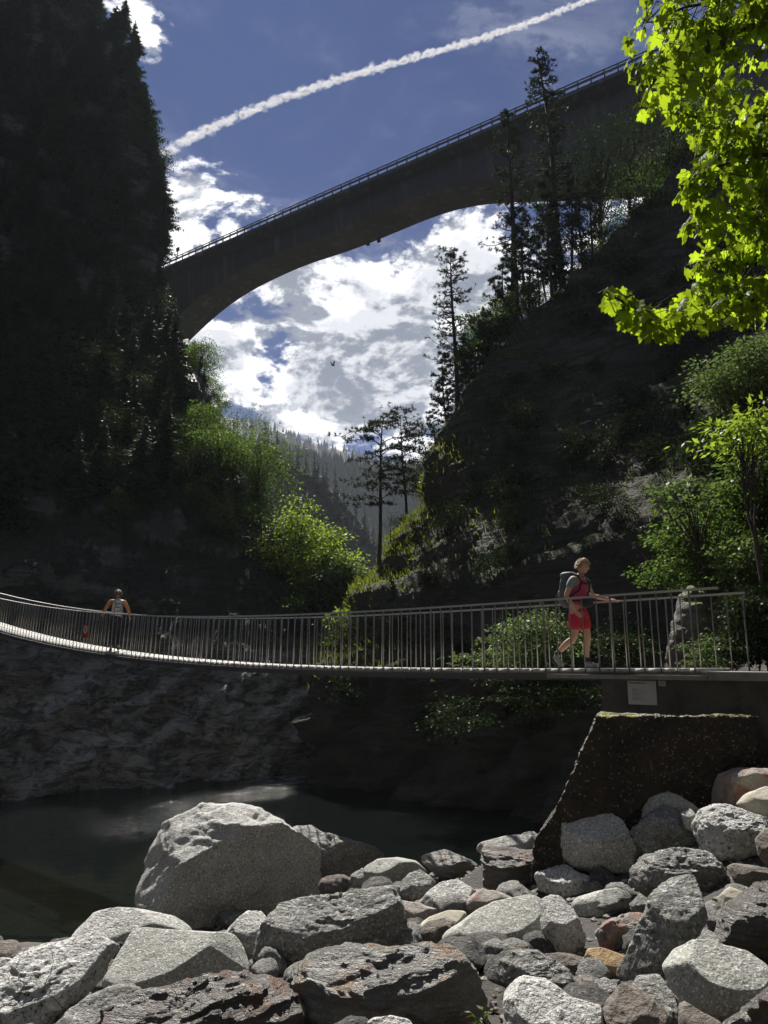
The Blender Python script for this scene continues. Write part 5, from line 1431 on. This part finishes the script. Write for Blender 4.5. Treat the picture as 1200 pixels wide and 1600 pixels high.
# seedling among the boulders
rg = np.random.default_rng(8)
sdl = empty('seedling', tuple(P(762, 1600, 4.6) + Vector((0, 0, -.06)))); tag(sdl, 'small bright green seedling growing between the front boulders', 'plant')
tr_, cr_ = MB(), MB()
Cs, Ds = [], []
for k in range(7):
    ph = rg.uniform(0, 6.28); d = np.array([math.cos(ph), math.sin(ph), 0]); hh = rg.uniform(.05, .13)
    tip = d * rg.uniform(.02, .10) + np.array([0, 0, hh]); tube(tr_, [(0, 0, 0), tip * .5 + np.array([0, 0, .02]), tip], .0015, 4, False)
    for q in range(5):
        Cs.append(tip * (1 - q * .12)); Ds.append(norm(rg.normal(size=3) * [1, 1, .4] + d * .5))
Cs = np.array(Cs); Ds = np.array(Ds)
leafset(cr_, Cs, Ds, norm(rg.normal(size=Cs.shape) * .4 + [0, 0, 1]), rg.uniform(.03, .055, len(Cs)), .02)
obj('stem', tr_, M['leafbright'], sdl); obj('leaves', cr_, M['leafbright'], sdl)

# ---------------------------------------------------------------- maple close to the viewer
def inpoly(x, y, poly):
    r = False; n = len(poly); j = n - 1
    for i in range(n):
        xi, yi = poly[i]; xj, yj = poly[j]
        if (yi > y) != (yj > y) and x < (xj - xi) * (y - yi) / (yj - yi) + xi: r = not r
        j = i
    return r
def mleaf():
    half = [(0, 1.0), (6, .86), (12, .86), (18, .72), (26, .62), (33, .52), (39, .68), (45, .76), (51, .92), (57, .78), (64, .78), (72, .64), (82, .48), (92, .56), (100, .58), (109, .68), (117, .54), (128, .48), (143, .42), (160, .36), (173, .28), (180, .05)]
    full = [(a, r) for a, r in half] + [(-a, r) for a, r in half[-2:0:-1]]
    v = [(0, 0, 0)] + [(r * math.sin(R(a)), r * math.cos(R(a)), -0.16 * r * r - .05 * math.cos(R(a * 3)) * r) for a, r in full]
    n = len(full)
    return np.array(v), np.array([[0, 1 + i, 1 + (i + 1) % n] for i in range(n)])
MV, MF = mleaf()
maple_poly = [(1010, -60), (990, 0), (975, 60), (980, 110), (985, 150), (1000, 190), (1030, 170), (1050, 190), (1045, 215), (1085, 240), (1085, 265), (1055, 270), (1050, 310), (1080, 330), (1060, 350), (1072, 372), (1100, 372),
              (1092, 398), (1065, 408), (1072, 432), (1120, 425), (1110, 436), (1085, 440), (1060, 468), (1040, 485), (1005, 480), (985, 452), (945, 452), (936, 470), (955, 485), (965, 505), (1000, 528), (1045, 535), (1090, 527), (1130, 520), (1180, 520),
              (1215, 500), (1400, 480), (1400, -60)]
holes = [[(1075, 0), (1095, 0), (1110, 20), (1080, 40), (1070, 25)], [(1150, 420), (1200, 400), (1200, 425), (1150, 440)], [(1120, 372), (1145, 372), (1140, 395), (1115, 395)], [(1095, 300), (1120, 290), (1120, 310), (1100, 315)]]
rg = np.random.default_rng(88)
mpl = empty('maple_tree', (4.4, 4.3, -1.4)); O = np.array(mpl.location)
tag(mpl, 'maple tree with glowing yellow-green leaves hanging into the top corner', 'tree')
limbs = [[(1500, -150, 4.6), (1300, -60, 4.2), (1180, -10, 4.0), (1090, 5, 3.8), (1010, 35, 3.6)],
         [(1500, 60, 4.6), (1300, 45, 4.0), (1195, 46, 3.8), (1150, 42, 3.7), (1100, 75, 3.5), (1040, 105, 3.3), (1000, 140, 3.1)],
         [(1500, 200, 5.0), (1300, 170, 4.8), (1200, 180, 4.6), (1130, 205, 4.5), (1060, 170, 4.3)],
         [(1500, 280, 4.6), (1300, 250, 4.4), (1200, 235, 4.3), (1120, 265, 4.2), (1060, 290, 4.1)],
         [(1500, 380, 4.8), (1300, 330, 4.4), (1200, 332, 4.2), (1140, 342, 4.1), (1080, 350, 4.0)],
         [(1500, 430, 5.2), (1300, 390, 5.0), (1200, 385, 4.8), (1120, 410, 4.7), (1072, 415, 4.6)],
         [(1500, 520, 5.0), (1300, 455, 4.6), (1200, 465, 4.5), (1110, 490, 4.4), (1040, 500, 4.3), (985, 478, 4.2), (935, 458, 4.1)],
         [(1500, 560, 5.4), (1300, 500, 5.2), (1200, 470, 5.0), (1130, 445, 4.9), (1090, 450, 4.8)]]
tr_ = MB()
tube(tr_, [(0, 0, 0), (.05, 0, 2.0), (0, .05, 3.6), (.1, .1, 5.6)], [.14, .12, .09, .04], 10)
obj('trunk', tr_, M['bark'], mpl)
LP = []
crn = MB(); CV, CF = [], []
for li, lb in enumerate(limbs):
    pts = np.array([np.array(P(a, b, y_)) - O for a, b, y_ in lb])
    anchor = np.array([0.03, 0.03, np.clip(pts[0][2] - .6, .6, 5.2)])
    pts = np.concatenate([[anchor], pts])
    t_ = np.linspace(0, 1, len(pts)); tq = np.linspace(0, 1, 26)
    dense = np.stack([np.interp(tq, t_, pts[:, k]) for k in range(3)], 1)
    dense[1:-1] = (dense[:-2] + dense[1:-1] * 2 + dense[2:]) / 4
    dense[1:-1] += rg.normal(size=(24, 3)) * .012
    mb = MB(); tube(mb, dense, np.linspace(.03, .0035, 26), 6)
    # twigs
    for k in range(26, 26 + (150 if li == 6 else 108)):
        i = int(rg.integers(7, 26)); p0 = dense[i]
        dr = norm(rg.normal(size=3) * [1, 1, .45] + np.array([-.35, -.1, -.15])); ln = rg.uniform(.12, .42)
        p1 = p0 + dr * ln * .5 + np.array([0, 0, .02]); p2 = p0 + dr * ln + np.array([0, 0, -.05 * ln])
        px_, py_ = pix(p2 + O)
        if px_ < 1190 and not inpoly(px_, py_, maple_poly): continue
        tube(mb, [p0, p1, p2], [.003, .002, .0012], 4, False)
        n_lv = int(rg.integers(4, 9))
        for q in range(n_lv):
            t = rg.uniform(.25, 1.05); c = p0 + (p2 - p0) * t
            pet = norm(rg.normal(size=3) * [1, 1, .5] + dr * .4) * rg.uniform(.04, .10)
            e = c + pet
            LP.append((c, e, dr, li))
    obj('branch', mb, M['bark'], mpl)
kept = 0
pet_mb = MB()
for c, e, dr, li in LP:
    sz = rg.uniform(.026, .072)
    px_, py_ = pix(e + O)
    if px_ > 1290 or py_ < -120: continue
    if not inpoly(px_, py_, maple_poly): continue
    if any(inpoly(px_, py_, h_) for h_ in holes): continue
    out = norm((e - c) * [1, 1, .3] + np.array([0, 0, -.06 - .05 * rg.random()]))
    nrm = norm(np.array([0, 0, 1]) + rg.normal(size=3) * .42 + np.array([-.15, .2, 0]))
    x_ = norm(np.cross(out, nrm)); z_ = np.cross(x_, out)
    fold = rg.uniform(-.15, .5)
    vv = MV.copy(); vv[:, 2] += -fold * np.abs(vv[:, 0])
    w = (vv[:, 0:1] * x_ + vv[:, 1:2] * out + vv[:, 2:3] * z_) * sz + e
    crn.add(w, MF)
    tube(pet_mb, [c, e], .0011, 3, False)
    kept += 1
print('MAPLE leaves', kept)
obj('crown', crn, M['maple'], mpl)
obj('petioles', pet_mb, M['leafbright'], mpl)

# ---------------------------------------------------------------- people
def skinned(V, E, Rr, sub=2, root=0):
    """V: points, E: edges, Rr: radii -> evaluated skin mesh arrays"""
    me = bpy.data.meshes.new('tmp'); me.from_pydata([tuple(v) for v in V], E, [])
    o = bpy.data.objects.new('tmp', me); scene.collection.objects.link(o)
    md = o.modifiers.new('s', 'SKIN')
    for i, sv in enumerate(me.skin_vertices[0].data):
        r = Rr[i]; sv.radius = (r, r) if not hasattr(r, '__len__') else r
        sv.use_root = (i == root)
    md.use_smooth_shade = True
    sb_ = o.modifiers.new('u', 'SUBSURF'); sb_.levels = sub; sb_.render_levels = sub
    dg = bpy.context.evaluated_depsgraph_get(); dg.update()
    ev = o.evaluated_get(dg); m2 = ev.to_mesh()
    v = np.array([x.co[:] for x in m2.vertices]); f = [tuple(p.vertices) for p in m2.polygons]
    ev.to_mesh_clear(); bpy.data.objects.remove(o)
    return v, f
def addsk(mb, V, E, Rr, sub=2, root=0):
    v, f = skinned(V, E, Rr, sub, root)
    q = np.array([x for x in f if len(x) == 4]); t = np.array([x for x in f if len(x) == 3])
    n0 = mb.n
    mb.add(v, q if len(q) else t)
    if len(q) and len(t): mb.f.append(t.astype(np.int32) + n0)
def hand(mb, w, d, pl, curl=.5, s=1.0):
    """w wrist, d finger direction, pl palm-facing direction"""
    d = norm(d); pl = norm(pl - np.dot(pl, d) * d); sd_ = np.cross(d, pl)
    palm = w + d * .045 * s
    addsk(mb, [w - d * .02, w + d * .02, w + d * .06 * s, w + d * .085 * s], [(0, 1), (1, 2), (2, 3)], [(.024, .019), (.028, .016), (.036, .015), (.034, .013)], 2)
    for k, (off, ln) in enumerate(((-.028, .062), (-.009, .072), (.010, .068), (.028, .052))):
        a = w + d * .08 * s + sd_ * off * s
        b = a + (d * math.cos(curl * .6) + pl * math.sin(curl * .6)) * ln * .45 * s
        c = b + (d * math.cos(curl * 1.6) + pl * math.sin(curl * 1.6)) * ln * .32 * s
        e = c + (d * math.cos(curl * 2.6) + pl * math.sin(curl * 2.6)) * ln * .25 * s
        addsk(mb, [a - d * .015, a, b, c, e], [(0, 1), (1, 2), (2, 3), (3, 4)], [.0085, .0088, .0082, .0076, .006], 1)
    a = w + d * .025 * s - sd_ * .028 * s; b = a - sd_ * .022 + d * .022 + pl * .01; c = b + d * .028 + pl * .012 * (1 + curl); e = c + d * .02 + pl * .01
    addsk(mb, [a + sd_ * .01, a, b, c, e], [(0, 1), (1, 2), (2, 3), (3, 4)], [.011, .011, .010, .009, .007], 1)
def head(mb, c, fw, up, s=1.0):
    """one smooth head with brow, nose, lips, chin and ears; c = centre"""
    fw = norm(fw); lf = np.cross(up, fw); lf = norm(lf); up = np.cross(fw, lf)
    v, f = ico(5)
    x, y, z = v[:, 0], v[:, 1], v[:, 2]
    p = np.stack([x * .098, y * .076, z * .118], 1)
    jaw = np.clip(-z, 0, 1)
    p[:, 1] *= 1 - .33 * jaw ** 1.5
    p[:, 0] *= 1 - .12 * jaw
    p[:, 0] += .012 * jaw * (x > 0)
    g = lambda y0, z0, sy, sz: np.exp(-((y - y0) / sy) ** 2 - ((z - z0) / sz) ** 2) * (x > 0)
    p[:, 0] += .030 * g(0, -.12, .13, .15) + .010 * g(0, .06, .12, .18)           # nose
    p[:, 0] += .007 * g(0, .22, .6, .09)                                           # brow
    p[:, 0] -= .012 * (g(.38, .08, .18, .11) + g(-.38, .08, .18, .11))             # eye sockets
    p[:, 0] += .008 * g(0, -.42, .28, .05) + .007 * g(0, -.52, .24, .05)           # lips
    p[:, 0] -= .005 * g(0, -.465, .3, .025)
    p[:, 0] += .012 * g(0, -.78, .35, .16)                                         # chin
    W = p[:, 0:1] * fw + p[:, 1:2] * lf + p[:, 2:3] * up
    mb.add(c + W * s, f)
    for sg in (1, -1):                                                             # ears
        e = v * np.array([.020, .008, .032]); e[:, 1] += np.hypot(v[:, 0], v[:, 2]) * .006
        e = e[:, 0:1] * fw + (e[:, 1:2] + sg * .077) * lf + e[:, 2:3] * up
        mb.add(c + e - fw * .008 - up * .002, f)
M['skin'] = plain('skin_tone', (0.52, 0.30, 0.21), 0.5, var=0.05)  # even skin colour shared by both people
M['blond'] = plain('blond_hair', (0.40, 0.27, 0.14), 0.55, var=.4, scale=40)
M['brownhair'] = plain('brown_hair', (0.22, 0.14, 0.08), 0.55, var=.4, scale=40)
M['pink'] = plain('pink_shirt', (0.50, 0.055, 0.13), 0.8, var=.08, scale=20)
M['greycloth'] = plain('grey_sleeve', (0.20, 0.24, 0.25), 0.8, var=.1, scale=20)
M['redcloth'] = plain('red_shorts', (0.48, 0.02, 0.045), 0.8, var=.1, scale=20)
M['pack'] = plain('grey_pack', (0.085, 0.10, 0.11), 0.7, var=.3, scale=12, bump=.006)
M['blackcloth'] = plain('black_cloth', (0.02, 0.02, 0.024), 0.8)
M['shoe'] = plain('grey_shoe', (0.20, 0.23, 0.22), 0.7, var=.3, scale=25)
M['orangecloth'] = plain('orange_sleeve', (0.50, 0.22, 0.08), 0.8)
M['whitecloth'] = plain('white_cloth', (0.60, 0.61, 0.65), 0.8, var=.06)
M['navy'] = plain('navy_cloth', (0.015, 0.018, 0.03), 0.85)
def hairmesh(c, fw, up, n, seed, length=.05, cover=-.1, front=.55):
    rg = np.random.default_rng(seed); fw = norm(fw); lf = norm(np.cross(up, fw)); up = np.cross(fw, lf)
    mb = MB(); v, f = ico(4)
    keep = lambda v: (v[:, 2] > cover + .55 * np.clip(v[:, 0], 0, 1) * 1.0) & ~((v[:, 0] > front) & (v[:, 2] < .52))
    p = v * np.array([.106, .085, .122]); p = p + norm(p) * (fbm(v * 5 + seed, 3, seed) * .012 + .004)[:, None]
    ok = keep(v); F = f[ok[f].all(1)]
    W = p[:, 0:1] * fw + p[:, 1:2] * lf + p[:, 2:3] * up
    mb.add(c + W, F)
    d = rnd_dirs(n * 4, rg); d = d[keep(d)][:n]
    b = d * np.array([.106, .085, .122])
    t = norm(np.stack([rg.normal(size=len(d)) * .6 - .4, d[:, 1] * .8 + rg.normal(size=len(d)) * .4, -np.ones(len(d)) * .9], 1)); t = norm(t - (t * norm(b)).sum(-1, keepdims=True) * norm(b) * .7)
    L_ = rg.uniform(.5, 1.2, len(d))[:, None] * length
    s_ = norm(np.cross(t, d)) * .006
    tp = b * 1.05 + t * L_ + d * .012
    tw = lambda q: c + q[:, 0:1] * fw + q[:, 1:2] * lf + q[:, 2:3] * up
    triset(mb, tw(b * 1.0 - s_), tw(b * 1.0 + s_), tw(tp))
    return mb

def hiker():
    pos = fb(0.02)
    root = empty('person', tuple(pos), math.atan2(fd[1], fd[0]))
    tag(root, 'person in pink shirt and red shorts walking with a grey backpack', 'person')
    V3 = lambda *a: np.array(a, float)
    pel, sp1, sp2, che, nk, nk2 = V3(-.01, 0, .90), V3(.0, 0, 1.02), V3(.02, 0, 1.15), V3(.035, 0, 1.29), V3(.06, 0, 1.405), V3(.085, 0, 1.47)
    shR, shL = V3(.02, -.165, 1.35), V3(.045, .165, 1.35)
    elR, wrR = V3(-.07, -.235, 1.09), V3(.10, -.255, .88)
    elL, wrL = V3(.10, .30, 1.12), V3(.33, .40, 1.055)
    hpR, hpL = V3(-.02, -.09, .86), V3(0, .09, .86)
    knR, anR = V3(-.03, -.10, .46), V3(-.34, -.10, .225)
    knL, anL = V3(.09, .09, .47), V3(.06, .09, .10)
    ftR, toR = V3(-.36, -.10, .15), V3(-.27, -.10, .045)
    ftL, toL = V3(.08, .09, .05), V3(.23, .10, .035)
    Vs = [pel, sp1, sp2, che, nk, nk2, shR, elR, wrR, shL, elL, wrL, hpR, (hpR + knR) / 2, knR, knR * .62 + anR * .38 + V3(-.03, 0, 0), anR, hpL, (hpL + knL) / 2, knL, knL * .62 + anL * .38 + V3(-.03, 0, 0), anL,
          ftR, toR, ftL, toL, (shR + elR) / 2, (elR + wrR) / 2, (shL + elL) / 2, (elL + wrL) / 2]
    E = [(0, 1), (1, 2), (2, 3), (3, 4), (4, 5), (3, 6), (6, 26), (26, 7), (7, 27), (27, 8), (3, 9), (9, 28), (28, 10), (10, 29), (29, 11), (0, 12), (12, 13), (13, 14), (14, 15), (15, 16), (0, 17), (17, 18), (18, 19), (19, 20), (20, 21), (16, 22), (22, 23), (21, 24), (24, 25)]
    Rr = [(.135, .105), (.13, .10), (.125, .095), (.14, .10), (.062, .06), (.055, .055), .058, .040, .026, .058, .040, .026, .092, .082, .056, .058, .034, .092, .082, .056, .058, .034, .036, .028, .036, .028, .047, .038, .047, .038]
    body = MB(); addsk(body, Vs, E, Rr, 2)
    hc = V3(.115, .005, 1.565); fwd_ = V3(.93, -.05, -.30); up_ = V3(.30, 0, .95)
    head(body, hc, fwd_, up_, 1.0)
    hand(body, wrR, wrR - elR + V3(.02, 0, -.06), V3(.2, 1, 0), .45)
    hand(body, wrL, V3(.9, .35, -.05), V3(.1, .1, -1), .75)
    obj('body', body, M['skin'], root)
    obj('hair', hairmesh(hc, fwd_, up_, 900, 5, .055, -.25, .35), M['blond'], root)
    mb = MB()
    for sg in (1, -1):
        lf = norm(np.cross(up_, norm(fwd_))) * sg
        e_ = hc + norm(fwd_) * .084 + lf * .030 + norm(up_) * .008
        v, f = ico(2); mb.add(e_ + v * .008, f)
    obj('eyes', mb, M['blackcloth'], root)
    k = 1.0
    mb = MB(); addsk(mb, [pel + V3(0, 0, .02), sp1, sp2, che, nk - V3(0, 0, .015)], [(0, 1), (1, 2), (2, 3), (3, 4)], [(.17, .135), (.168, .13), (.165, .13), (.178, .13), (.078, .074)], 2)
    addsk(mb, [V3(.04, -.055, 1.42), V3(.095, -.035, 1.405), V3(.12, 0, 1.385), V3(.095, .035, 1.405), V3(.04, .055, 1.42), V3(0, 0, 1.435)], [(0, 1), (1, 2), (2, 3), (3, 4), (4, 5), (5, 0)], [.020] * 6, 1)
    sh = obj('shirt', mb, M['pink'], root)
    for a, b, in ((shR, elR), (shL, elL)):
        mb = MB(); inn = che * .45 + a * .55 + V3(0, 0, .01)
        m_ = a * .42 + b * .58
        addsk(mb, [inn, a, m_], [(0, 1), (1, 2)], [.088, .075, .064], 2)
        obj('sleeve', mb, M['greycloth'], root)
    mb = MB()
    addsk(mb, [pel + V3(0, 0, .06), pel - V3(0, 0, .02), hpR, hpR * .22 + knR * .78, hpL, hpL * .22 + knL * .78], [(0, 1), (1, 2), (2, 3), (1, 4), (4, 5)], [(.165, .135), (.165, .14), .125, .098, .125, .098], 2)
    obj('shorts', mb, M['redcloth'], root)
    for an, ft, to in ((anR, ftR, toR), (anL, ftL, toL)):
        d_ = norm(to - ft)
        heel = ft - d_ * .055 + V3(0, 0, 0)
        mb = MB(); addsk(mb, [an + (an - ft) * .2, an * .5 + ft * .5, ft, ft * .5 + to * .5, to + d_ * .02], [(0, 1), (1, 2), (2, 3), (3, 4)], [.046, .050, .052, .047, .038], 2)
        addsk(mb, [heel, ft], [(0, 1)], [.036, .045], 1)
        s_ = obj('shoe', mb, M['shoe'], root)
        mb = MB(); n_ = norm(np.cross(d_, V3(0, 1, 0))); n_ = n_ if n_[2] < 0 else -n_
        if an is anR: n_ = norm(V3(d_[2], 0, -d_[0])); n_ = n_ if n_[0] < 0 or n_[2] < 0 else -n_
        addsk(mb, [heel + n_ * .036, (ft + to) / 2 + n_ * .040, to + d_ * .03 + n_ * .028], [(0, 1), (1, 2)], [(.014, .042), (.012, .048), (.010, .036)], 1)
        obj('sole', mb, M['blackcloth'], s_)
        mb = MB(); up__ = norm((knR if an is anR else knL) - an)
        tube(mb, [an - up__ * .02, an + up__ * .03, an + up__ * .065], [.046, .044, .043], 14); obj('sock', mb, M['blackcloth'], root)
    # bag worn at the front hip
    mb = MB(); v, f = ico(4); p = np.sign(v) * np.abs(v) ** .6 * np.array([.065, .12, .085]); mb.add(p + V3(.165, -.02, 1.0), f)
    tube(mb, [V3(.15 * math.cos(t), .165 * math.sin(t), 1.02) for t in np.linspace(0, 2 * np.pi, 24)], .014, 6)
    obj('waist_bag', mb, M['blackcloth'], root)
    # backpack
    bp_ = empty('backpack', (0, 0, 0)); bp_.parent = root
    bpc = V3(-.175, 0, 1.20)
    lean = .10
    def bshape(v, sx, sy, sz, e=.72):
        p = np.sign(v) * np.abs(v) ** e * np.array([sx, sy, sz]); p[:, 0] += p[:, 2] * lean; return p
    mb = MB(); v, f = ico(5); p = bshape(v, .10, .15, .27); p += norm(p) * (fbm(p * 9, 3, 4) * .012)[:, None]; p[:, 0] *= 1 - .25 * (p[:, 2] > .12) * (p[:, 2] - .12) * 4; mb.add(p + bpc, f)
    me_ = mb.mesh('backpack')
    bpy.data.objects.remove(bp_)
    bp_ = obj('backpack', me_, M['pack'], root)
    mb = MB(); mb.add(bshape(v, .05, .115, .12) + bpc + V3(-.09, 0, -.09), f); obj('front_pocket', mb, M['pack'], bp_)
    mb = MB(); mb.add(bshape(v, .105, .14, .055) + bpc + V3(.03, 0, .235), f); obj('lid', mb, M['pack'], bp_)
    for sg in (1, -1):
        mb = MB()
        pts = [V3(-.12, sg * .07, 1.42), V3(-.02, sg * .09, 1.462), V3(.09, sg * .10, 1.40), V3(.15, sg * .12, 1.30), V3(.12, sg * .155, 1.18), V3(-.05, sg * .17, 1.08), V3(-.14, sg * .14, 1.04)]
        V_ = []
        tube(mb, pts, .018, 6); obj('strap', mb, M['blackcloth'], bp_)
    mb = MB(); box(mb, V3(.165, 0, 1.285), V3(.008, 0, 0), V3(0, .10, 0), V3(0, 0, .011)); obj('chest_strap', mb, M['blackcloth'], bp_)
    mb = MB(); tube(mb, [V3(-.30, -.14, 1.13), V3(-.28, -.16, .98), V3(-.27, -.15, .90)], .005, 5); obj('webbing_tail', mb, M['pack'], bp_)
    return root
hiker()

def walker():
    sW = -13.0
    for _ in range(60):
        q = fb(sW); pxx, _y = pix(q); sW += (179 - pxx) * 0.008
    root = empty('person', tuple(fb(sW)), math.atan2(-fd[1], -fd[0]) - .36)
    tag(root, 'person in white top with orange sleeves seen from behind on the footbridge', 'person')
    V3 = lambda *a: np.array(a, float)
    pel, sp1, che, nk, nk2 = V3(0, 0, .92), V3(0, 0, 1.10), V3(.02, 0, 1.32), V3(.03, 0, 1.44), V3(.05, 0, 1.52)
    sh = [V3(.02, s * .18, 1.39) for s in (1, -1)]; el = [V3(.0, .31, 1.18), V3(-.06, -.30, 1.14)]; wr = [V3(.16, .36, 1.04), V3(.04, -.36, .96)]
    hp = [V3(0, s * .09, .88) for s in (1, -1)]; kn = [V3(.08, .09, .48), V3(-.02, -.09, .48)]; an = [V3(.12, .09, .09), V3(-.12, -.09, .11)]
    Vs = [pel, sp1, che, nk, nk2]; E = [(0, 1), (1, 2), (2, 3), (3, 4)]; Rr = [(.14, .11), (.13, .10), (.145, .105), (.058, .055), (.052, .052)]
    for i in range(2):
        n = len(Vs); Vs += [sh[i], (sh[i] + el[i]) / 2, el[i], wr[i]]; E += [(2, n), (n, n + 1), (n + 1, n + 2), (n + 2, n + 3)]; Rr += [.056, .046, .040, .027]
        n = len(Vs); Vs += [hp[i], (hp[i] + kn[i]) / 2, kn[i], kn[i] * .6 + an[i] * .4, an[i], an[i] + V3(.13, 0, -.045)]; E += [(0, n)] + [(n + j, n + j + 1) for j in range(5)]; Rr += [.095, .085, .058, .056, .036, .032]
    body = MB(); addsk(body, Vs, E, Rr, 2)
    hc = V3(.065, 0, 1.61); fw = V3(1, 0, -.15); up_ = V3(.15, 0, 1)
    head(body, hc, fw, up_)
    for i in range(2): hand(body, wr[i], wr[i] - el[i], V3(0, -1 if i == 0 else 1, -.3), .6)
    obj('body', body, M['skin'], root)
    obj('hair', hairmesh(hc, fw, up_, 700, 9, .07, -.45, .3), M['brownhair'], root)
    mb = MB(); addsk(mb, [pel + V3(0, 0, .02), sp1, che, nk - V3(0, 0, .02)], [(0, 1), (1, 2), (2, 3)], [(.205, .17), (.20, .165), (.205, .16), (.10, .08)], 2)
    obj('top', mb, M['whitecloth'], root)
    for i in range(2):
        mb = MB(); addsk(mb, [sh[i] * .75 + che * .25, sh[i], (sh[i] + el[i]) / 2, el[i], el[i] * .35 + wr[i] * .65], [(0, 1), (1, 2), (2, 3), (3, 4)], [.07, .066, .056, .05, .038], 2)
        obj('sleeve', mb, M['orangecloth'], root)
    mb = MB()
    Vs = [pel + V3(0, 0, .10), pel]; E = [(0, 1)]; Rr = [(.19, .16), (.19, .16)]
    for i in range(2):
        n = len(Vs); Vs += [hp[i], kn[i], an[i] + V3(0, 0, .03)]; E += [(1, n), (n, n + 1), (n + 1, n + 2)]; Rr += [.112, .078, .062]
    addsk(mb, Vs, E, Rr, 2); obj('trousers', mb, M['navy'], root)
    for i in range(2):
        mb = MB(); addsk(mb, [an[i] + V3(-.05, 0, -.05), an[i] + V3(.03, 0, -.05), an[i] + V3(.16, 0, -.06)], [(0, 1), (1, 2)], [.04, .045, .036], 1); obj('shoe', mb, M['blackcloth'], root)
    # light daypack with dark straps
    v, f = ico(5)
    mb = MB(); p = np.sign(v) * np.abs(v) ** .55 * np.array([.06, .12, .20]); mb.add(p + V3(-.17, 0, 1.22), f)
    dp = obj('daypack', mb, M['whitecloth'], root)
    mb = MB()
    tube(mb, [V3(-.24, -.05, 1.30), V3(-.24, .06, 1.30), V3(-.24, .06, 1.20), V3(-.24, -.05, 1.19), V3(-.24, -.06, 1.10), V3(-.24, .05, 1.09)], .012, 5)
    tube(mb, [V3(-.235, -.09, 1.38), V3(-.24, -.10, 1.05)], .008, 5); tube(mb, [V3(-.235, .09, 1.38), V3(-.24, .10, 1.05)], .008, 5)
    obj('bungee_cord', mb, M['navy'], dp)
walker()

# ---------------------------------------------------------------- bird
bpos = np.array(P(520, 571, 60))
bird = MB()
v, f = ico(3)
bird.add(v * np.array([.20, .07, .06]) , f); bird.add(v * .05 + np.array([.2, 0, .02]), f)
bird.add([(.24, -.01, .02), (.24, .01, .02), (.30, 0, .01), (-.15, -.04, 0), (-.15, .04, 0), (-.36, .07, 0), (-.36, -.07, 0)], [[0, 1, 2]]); bird.f.append(np.array([[3, 4, 5, 6]], np.int32) + bird.n - 7)
for sg in (1, -1):
    w = [(.08, sg * .04, .03), (-.08, sg * .04, .03), (-.10, sg * .22, .20), (.07, sg * .25, .24), (-.16, sg * .42, .42), (-.02, sg * .40, .42)]
    bird.add(w, [[0, 1, 2, 3]]); bird.f.append(np.array([[3, 2, 4, 5]], np.int32) + bird.n - 6)
o = obj('bird', bird, M['blackcloth'], loc=tuple(bpos)); o.rotation_euler = (0.2, 0, R(35)); o.scale = (.75,) * 3
tag(o, 'small dark bird flying with raised wings against the clouds', 'bird')

# ---------------------------------------------------------------- vapour trail
rg = np.random.default_rng(99)
tp = np.array([(225, 254), (262, 237), (330, 202), (400, 170), (470, 142), (530, 122), (590, 106), (650, 90), (710, 74), (760, 58), (810, 41), (860, 22), (935, -8), (1000, -40)], float)
DT = 2600.0
pts3 = np.array([np.array(P(a, b, DT)) for a, b in tp])
tq = np.linspace(0, 1, 60); t0_ = np.linspace(0, 1, len(tp))
ctl = np.stack([np.polyval(np.polyfit(pts3[:, 0], pts3[:, k], 3), np.linspace(pts3[0, 0], pts3[-1, 0], 60)) for k in range(3)], 1)
mb = MB(); v, f = ico(2)
NP = 1700
for k in range(NP):
    t = rg.uniform(0, 1)
    c = np.array([np.interp(t, tq, ctl[:, i]) for i in range(3)])
    w = np.interp(t, [0, .15, 1], [33, 26, 17]) * (1 + .25 * math.sin(t * 260) * rg.random())
    off = rg.normal(size=3) * w * .27
    off[2] = abs(off[2]) * 1.1 - w * .25
    r = w * rg.uniform(.28, .52)
    mb.add(c + off + v * r * np.array([1.25, 1, 1.0]), f)
m, nt, out = newmat('ice_vapour')
lw = nn(nt, 'ShaderNodeLayerWeight', ins={'Blend': 0.5})
tc = nn(nt, 'ShaderNodeTexCoord')
nz = mrange(nt, noise(nt, tc.outputs['Object'], 0.045, 5, .6), .40, .62, .05, 1.0)
al = mth(nt, 'MULTIPLY', mth(nt, 'MULTIPLY', mrange(nt, lw.outputs['Facing'], 0.9, 0.15, 0, 1, True), nz), 0.15)
df = nn(nt, 'ShaderNodeBsdfDiffuse', ins={'Color': (.9, .9, .9, 1)}); tl_ = nn(nt, 'ShaderNodeBsdfTranslucent', ins={'Color': (.95, .95, .95, 1)})
a1 = nn(nt, 'ShaderNodeMixShader', ins={0: .5, 1: df.outputs[0], 2: tl_.outputs[0]})
tp_ = nn(nt, 'ShaderNodeBsdfTransparent')
mx = nn(nt, 'ShaderNodeMixShader', ins={0: al, 1: tp_.outputs[0], 2: a1.outputs[0]}); nt.links.new(mx.outputs[0], out.inputs[0])
o = obj('vapour_trail', mb.mesh('vapour_trail'), m); tag(o, 'long white aircraft vapour trail crossing the blue sky', 'vapour trail', None, 'stuff')

# ---------------------------------------------------------------- haze
mb = MB(); box(mb, (0, 950, 190), (3200, 0, 0), (0, 1150, 0), (0, 0, 240))
m, nt, out = newmat('thin_haze')
pv = nn(nt, 'ShaderNodeVolumePrincipled', ins={'Color': (0.80, 0.88, 1.0, 1), 'Density': 0.0002, 'Anisotropy': 0.0})
nt.links.new(pv.outputs[0], out.inputs['Volume'])
o = obj('haze', mb.mesh('haze', False), m); o['kind'] = 'stuff'
